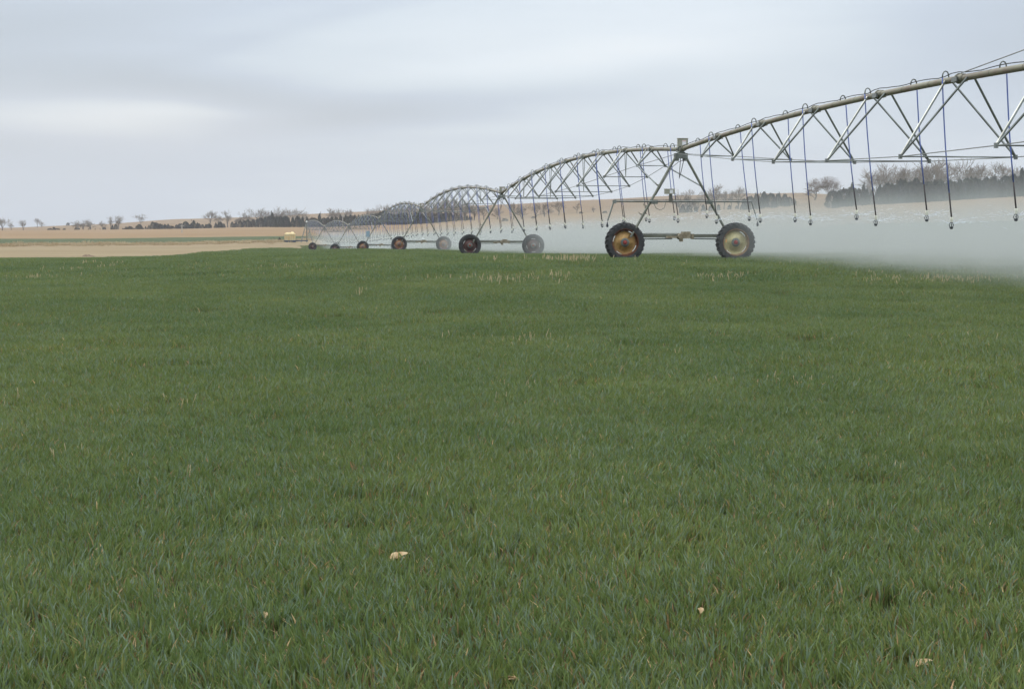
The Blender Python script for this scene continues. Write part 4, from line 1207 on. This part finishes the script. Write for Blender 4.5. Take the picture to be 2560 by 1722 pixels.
cb = N(nt, 'ShaderNodeCombineXYZ'); L(nt, az.outputs[0], cb.inputs['X']); L(nt, el.outputs[0], cb.inputs['Y'])
def wm(op, a, b):
    n = N(nt, 'ShaderNodeMath', operation=op)
    for k, q in enumerate((a, b)):
        if isinstance(q, (int, float)): n.inputs[k].default_value = q
        else: L(nt, q, n.inputs[k])
    return n.outputs[0]
# warp
mpw = N(nt, 'ShaderNodeMapping'); mpw.inputs['Scale'].default_value = (5, 16, 1); L(nt, cb.outputs[0], mpw.inputs['Vector'])
nw = N(nt, 'ShaderNodeTexNoise', Scale=1.0, Detail=2.0); L(nt, mpw.outputs[0], nw.inputs['Vector'])
warp = wm('MULTIPLY', wm('SUBTRACT', nw.outputs['Fac'], .5), .016)
elw = wm('ADD', el.outputs[0], warp)
def gauss(cx, cy, sx, sy, tilt, amp):
    """soft cloud bank centred at photo pixel (cx, cy)"""
    a0 = math.atan((cx - CX) / F); e0 = (YH - cy) / F
    x = wm('SUBTRACT', az.outputs[0], a0); y = wm('SUBTRACT', elw, e0)
    y = wm('SUBTRACT', y, wm('MULTIPLY', x, tilt))
    q = wm('ADD', wm('POWER', wm('ABSOLUTE', wm('DIVIDE', x, sx / F), 0), 2.0), wm('POWER', wm('ABSOLUTE', wm('DIVIDE', y, sy / F), 0), 2.0))
    return wm('MULTIPLY', wm('EXPONENT', wm('MULTIPLY', q, -1.0), 0), amp)
terms = [gauss(1500, 140, 620, 100, .10, .11), gauss(1150, 40, 500, 60, .1, .03), gauss(2100, 60, 300, 120, 0, .0),
         gauss(100, 70, 620, 95, .12, -.10), gauss(760, 80, 420, 26, .28, -.025), gauss(100, 212, 700, 50, -.02, -.070), gauss(820, 300, 360, 50, .02, -.068), gauss(1180, 258, 460, 48, .10, -.055),
         gauss(600, 250, 320, 40, -.12, -.05), gauss(260, 288, 420, 34, .0, .085), gauss(480, 285, 200, 16, -.03, .03), gauss(150, 330, 420, 26, 0, .03), gauss(1150, 330, 520, 24, .05, .025), gauss(2620, 40, 420, 230, .1, -.10), gauss(1480, 215, 300, 40, .15, -.02), gauss(-200, 420, 800, 260, 0, -.085)]
acc = terms[0]
for t_ in terms[1:]: acc = wm('ADD', acc, t_)
mps = N(nt, 'ShaderNodeMapping'); mps.inputs['Scale'].default_value = (7, 46, 1); mps.inputs['Rotation'].default_value = (0, 0, R(-4)); L(nt, cb.outputs[0], mps.inputs['Vector'])
ns = N(nt, 'ShaderNodeTexNoise', Scale=1.0, Detail=5.0, Roughness=.5); L(nt, mps.outputs[0], ns.inputs['Vector'])
acc = wm('ADD', acc, wm('MULTIPLY', wm('SUBTRACT', ns.outputs['Fac'], .5), .09))
lum = wm('ADD', .800, acc)           # sRGB-like cloud brightness
cr = ramp(nt, [(0.0, (5.0, 5.5, 6.3)), (.35, (5.85, 6.45, 7.5)), (.55, (6.95, 7.55, 8.35)), (.8, (8.1, 8.6, 9.3)), (1.0, (9.2, 9.45, 9.9))])
mrn = N(nt, 'ShaderNodeMapRange'); L(nt, lum, mrn.inputs['Value']); mrn.inputs['From Min'].default_value = .66; mrn.inputs['From Max'].default_value = .94
L(nt, mrn.outputs[0], cr.inputs[0])
mxw = N(nt, 'ShaderNodeMix', data_type='RGBA'); mxw.inputs['Factor'].default_value = .88
L(nt, sky.outputs[0], mxw.inputs['A']); L(nt, cr.outputs[0], mxw.inputs['B'])
warm = gauss(330, 310, 560, 75, 0, 1.0)
tintm = N(nt, 'ShaderNodeMix', data_type='RGBA'); L(nt, warm, tintm.inputs['Factor']); tintm.inputs['A'].default_value = (.985, 1.003, 1.0, 1); tintm.inputs['B'].default_value = (1.035, 1.012, .975, 1)
mxt = N(nt, 'ShaderNodeMix', data_type='RGBA', blend_type='MULTIPLY'); mxt.inputs['Factor'].default_value = 1
L(nt, mxw.outputs['Result'], mxt.inputs['A']); L(nt, tintm.outputs['Result'], mxt.inputs['B'])
gain = wm('ADD', 1.045, wm('MULTIPLY', wm('MAXIMUM', wm('SUBTRACT', sp.outputs['Z'], .10), 0.0), 2.0))
mxg = N(nt, 'ShaderNodeMix', data_type='RGBA', blend_type='MULTIPLY'); mxg.inputs['Factor'].default_value = 1
L(nt, mxt.outputs['Result'], mxg.inputs['A']); L(nt, gain, mxg.inputs['B'])
L(nt, mxg.outputs['Result'], bg.inputs['Color']); L(nt, bg.outputs[0], out.inputs['Surface'])

sl = bpy.data.lights.new('sun', 'SUN'); sl.energy = 1.0; sl.angle = R(25); sl.color = (1, .96, .90)
so = bpy.data.objects.new('sun', sl); COL.objects.link(so)
sd = Vector((math.sin(SUN_AZ) * math.cos(SUN_EL), math.cos(SUN_AZ) * math.cos(SUN_EL), math.sin(SUN_EL)))
so.rotation_euler = sd.to_track_quat('Z', 'Y').to_euler()

# ------------------------------------------------------------------ camera and render settings
cam = bpy.data.cameras.new('camera'); co = bpy.data.objects.new('camera', cam); COL.objects.link(co); scene.camera = co
cam.sensor_width = 36; cam.lens = 36 * F / 2560; cam.clip_start = .1; cam.clip_end = 6000
co.location = (0, 0, HC); co.rotation_euler = (R(90) - TILT, 0, 0)
scene.view_settings.view_transform = 'Standard'; scene.view_settings.look = 'None'; scene.view_settings.exposure = 0; scene.view_settings.gamma = 1
c = scene.cycles
c.max_bounces = 6; c.diffuse_bounces = 3; c.glossy_bounces = 2; c.transmission_bounces = 3; c.transparent_max_bounces = 8; c.volume_bounces = 1
c.volume_step_rate = 1.0; c.volume_max_steps = 128
c.use_denoising = True
c.denoising_prefilter = 'ACCURATE'
c.caustics_reflective = False; c.caustics_refractive = False
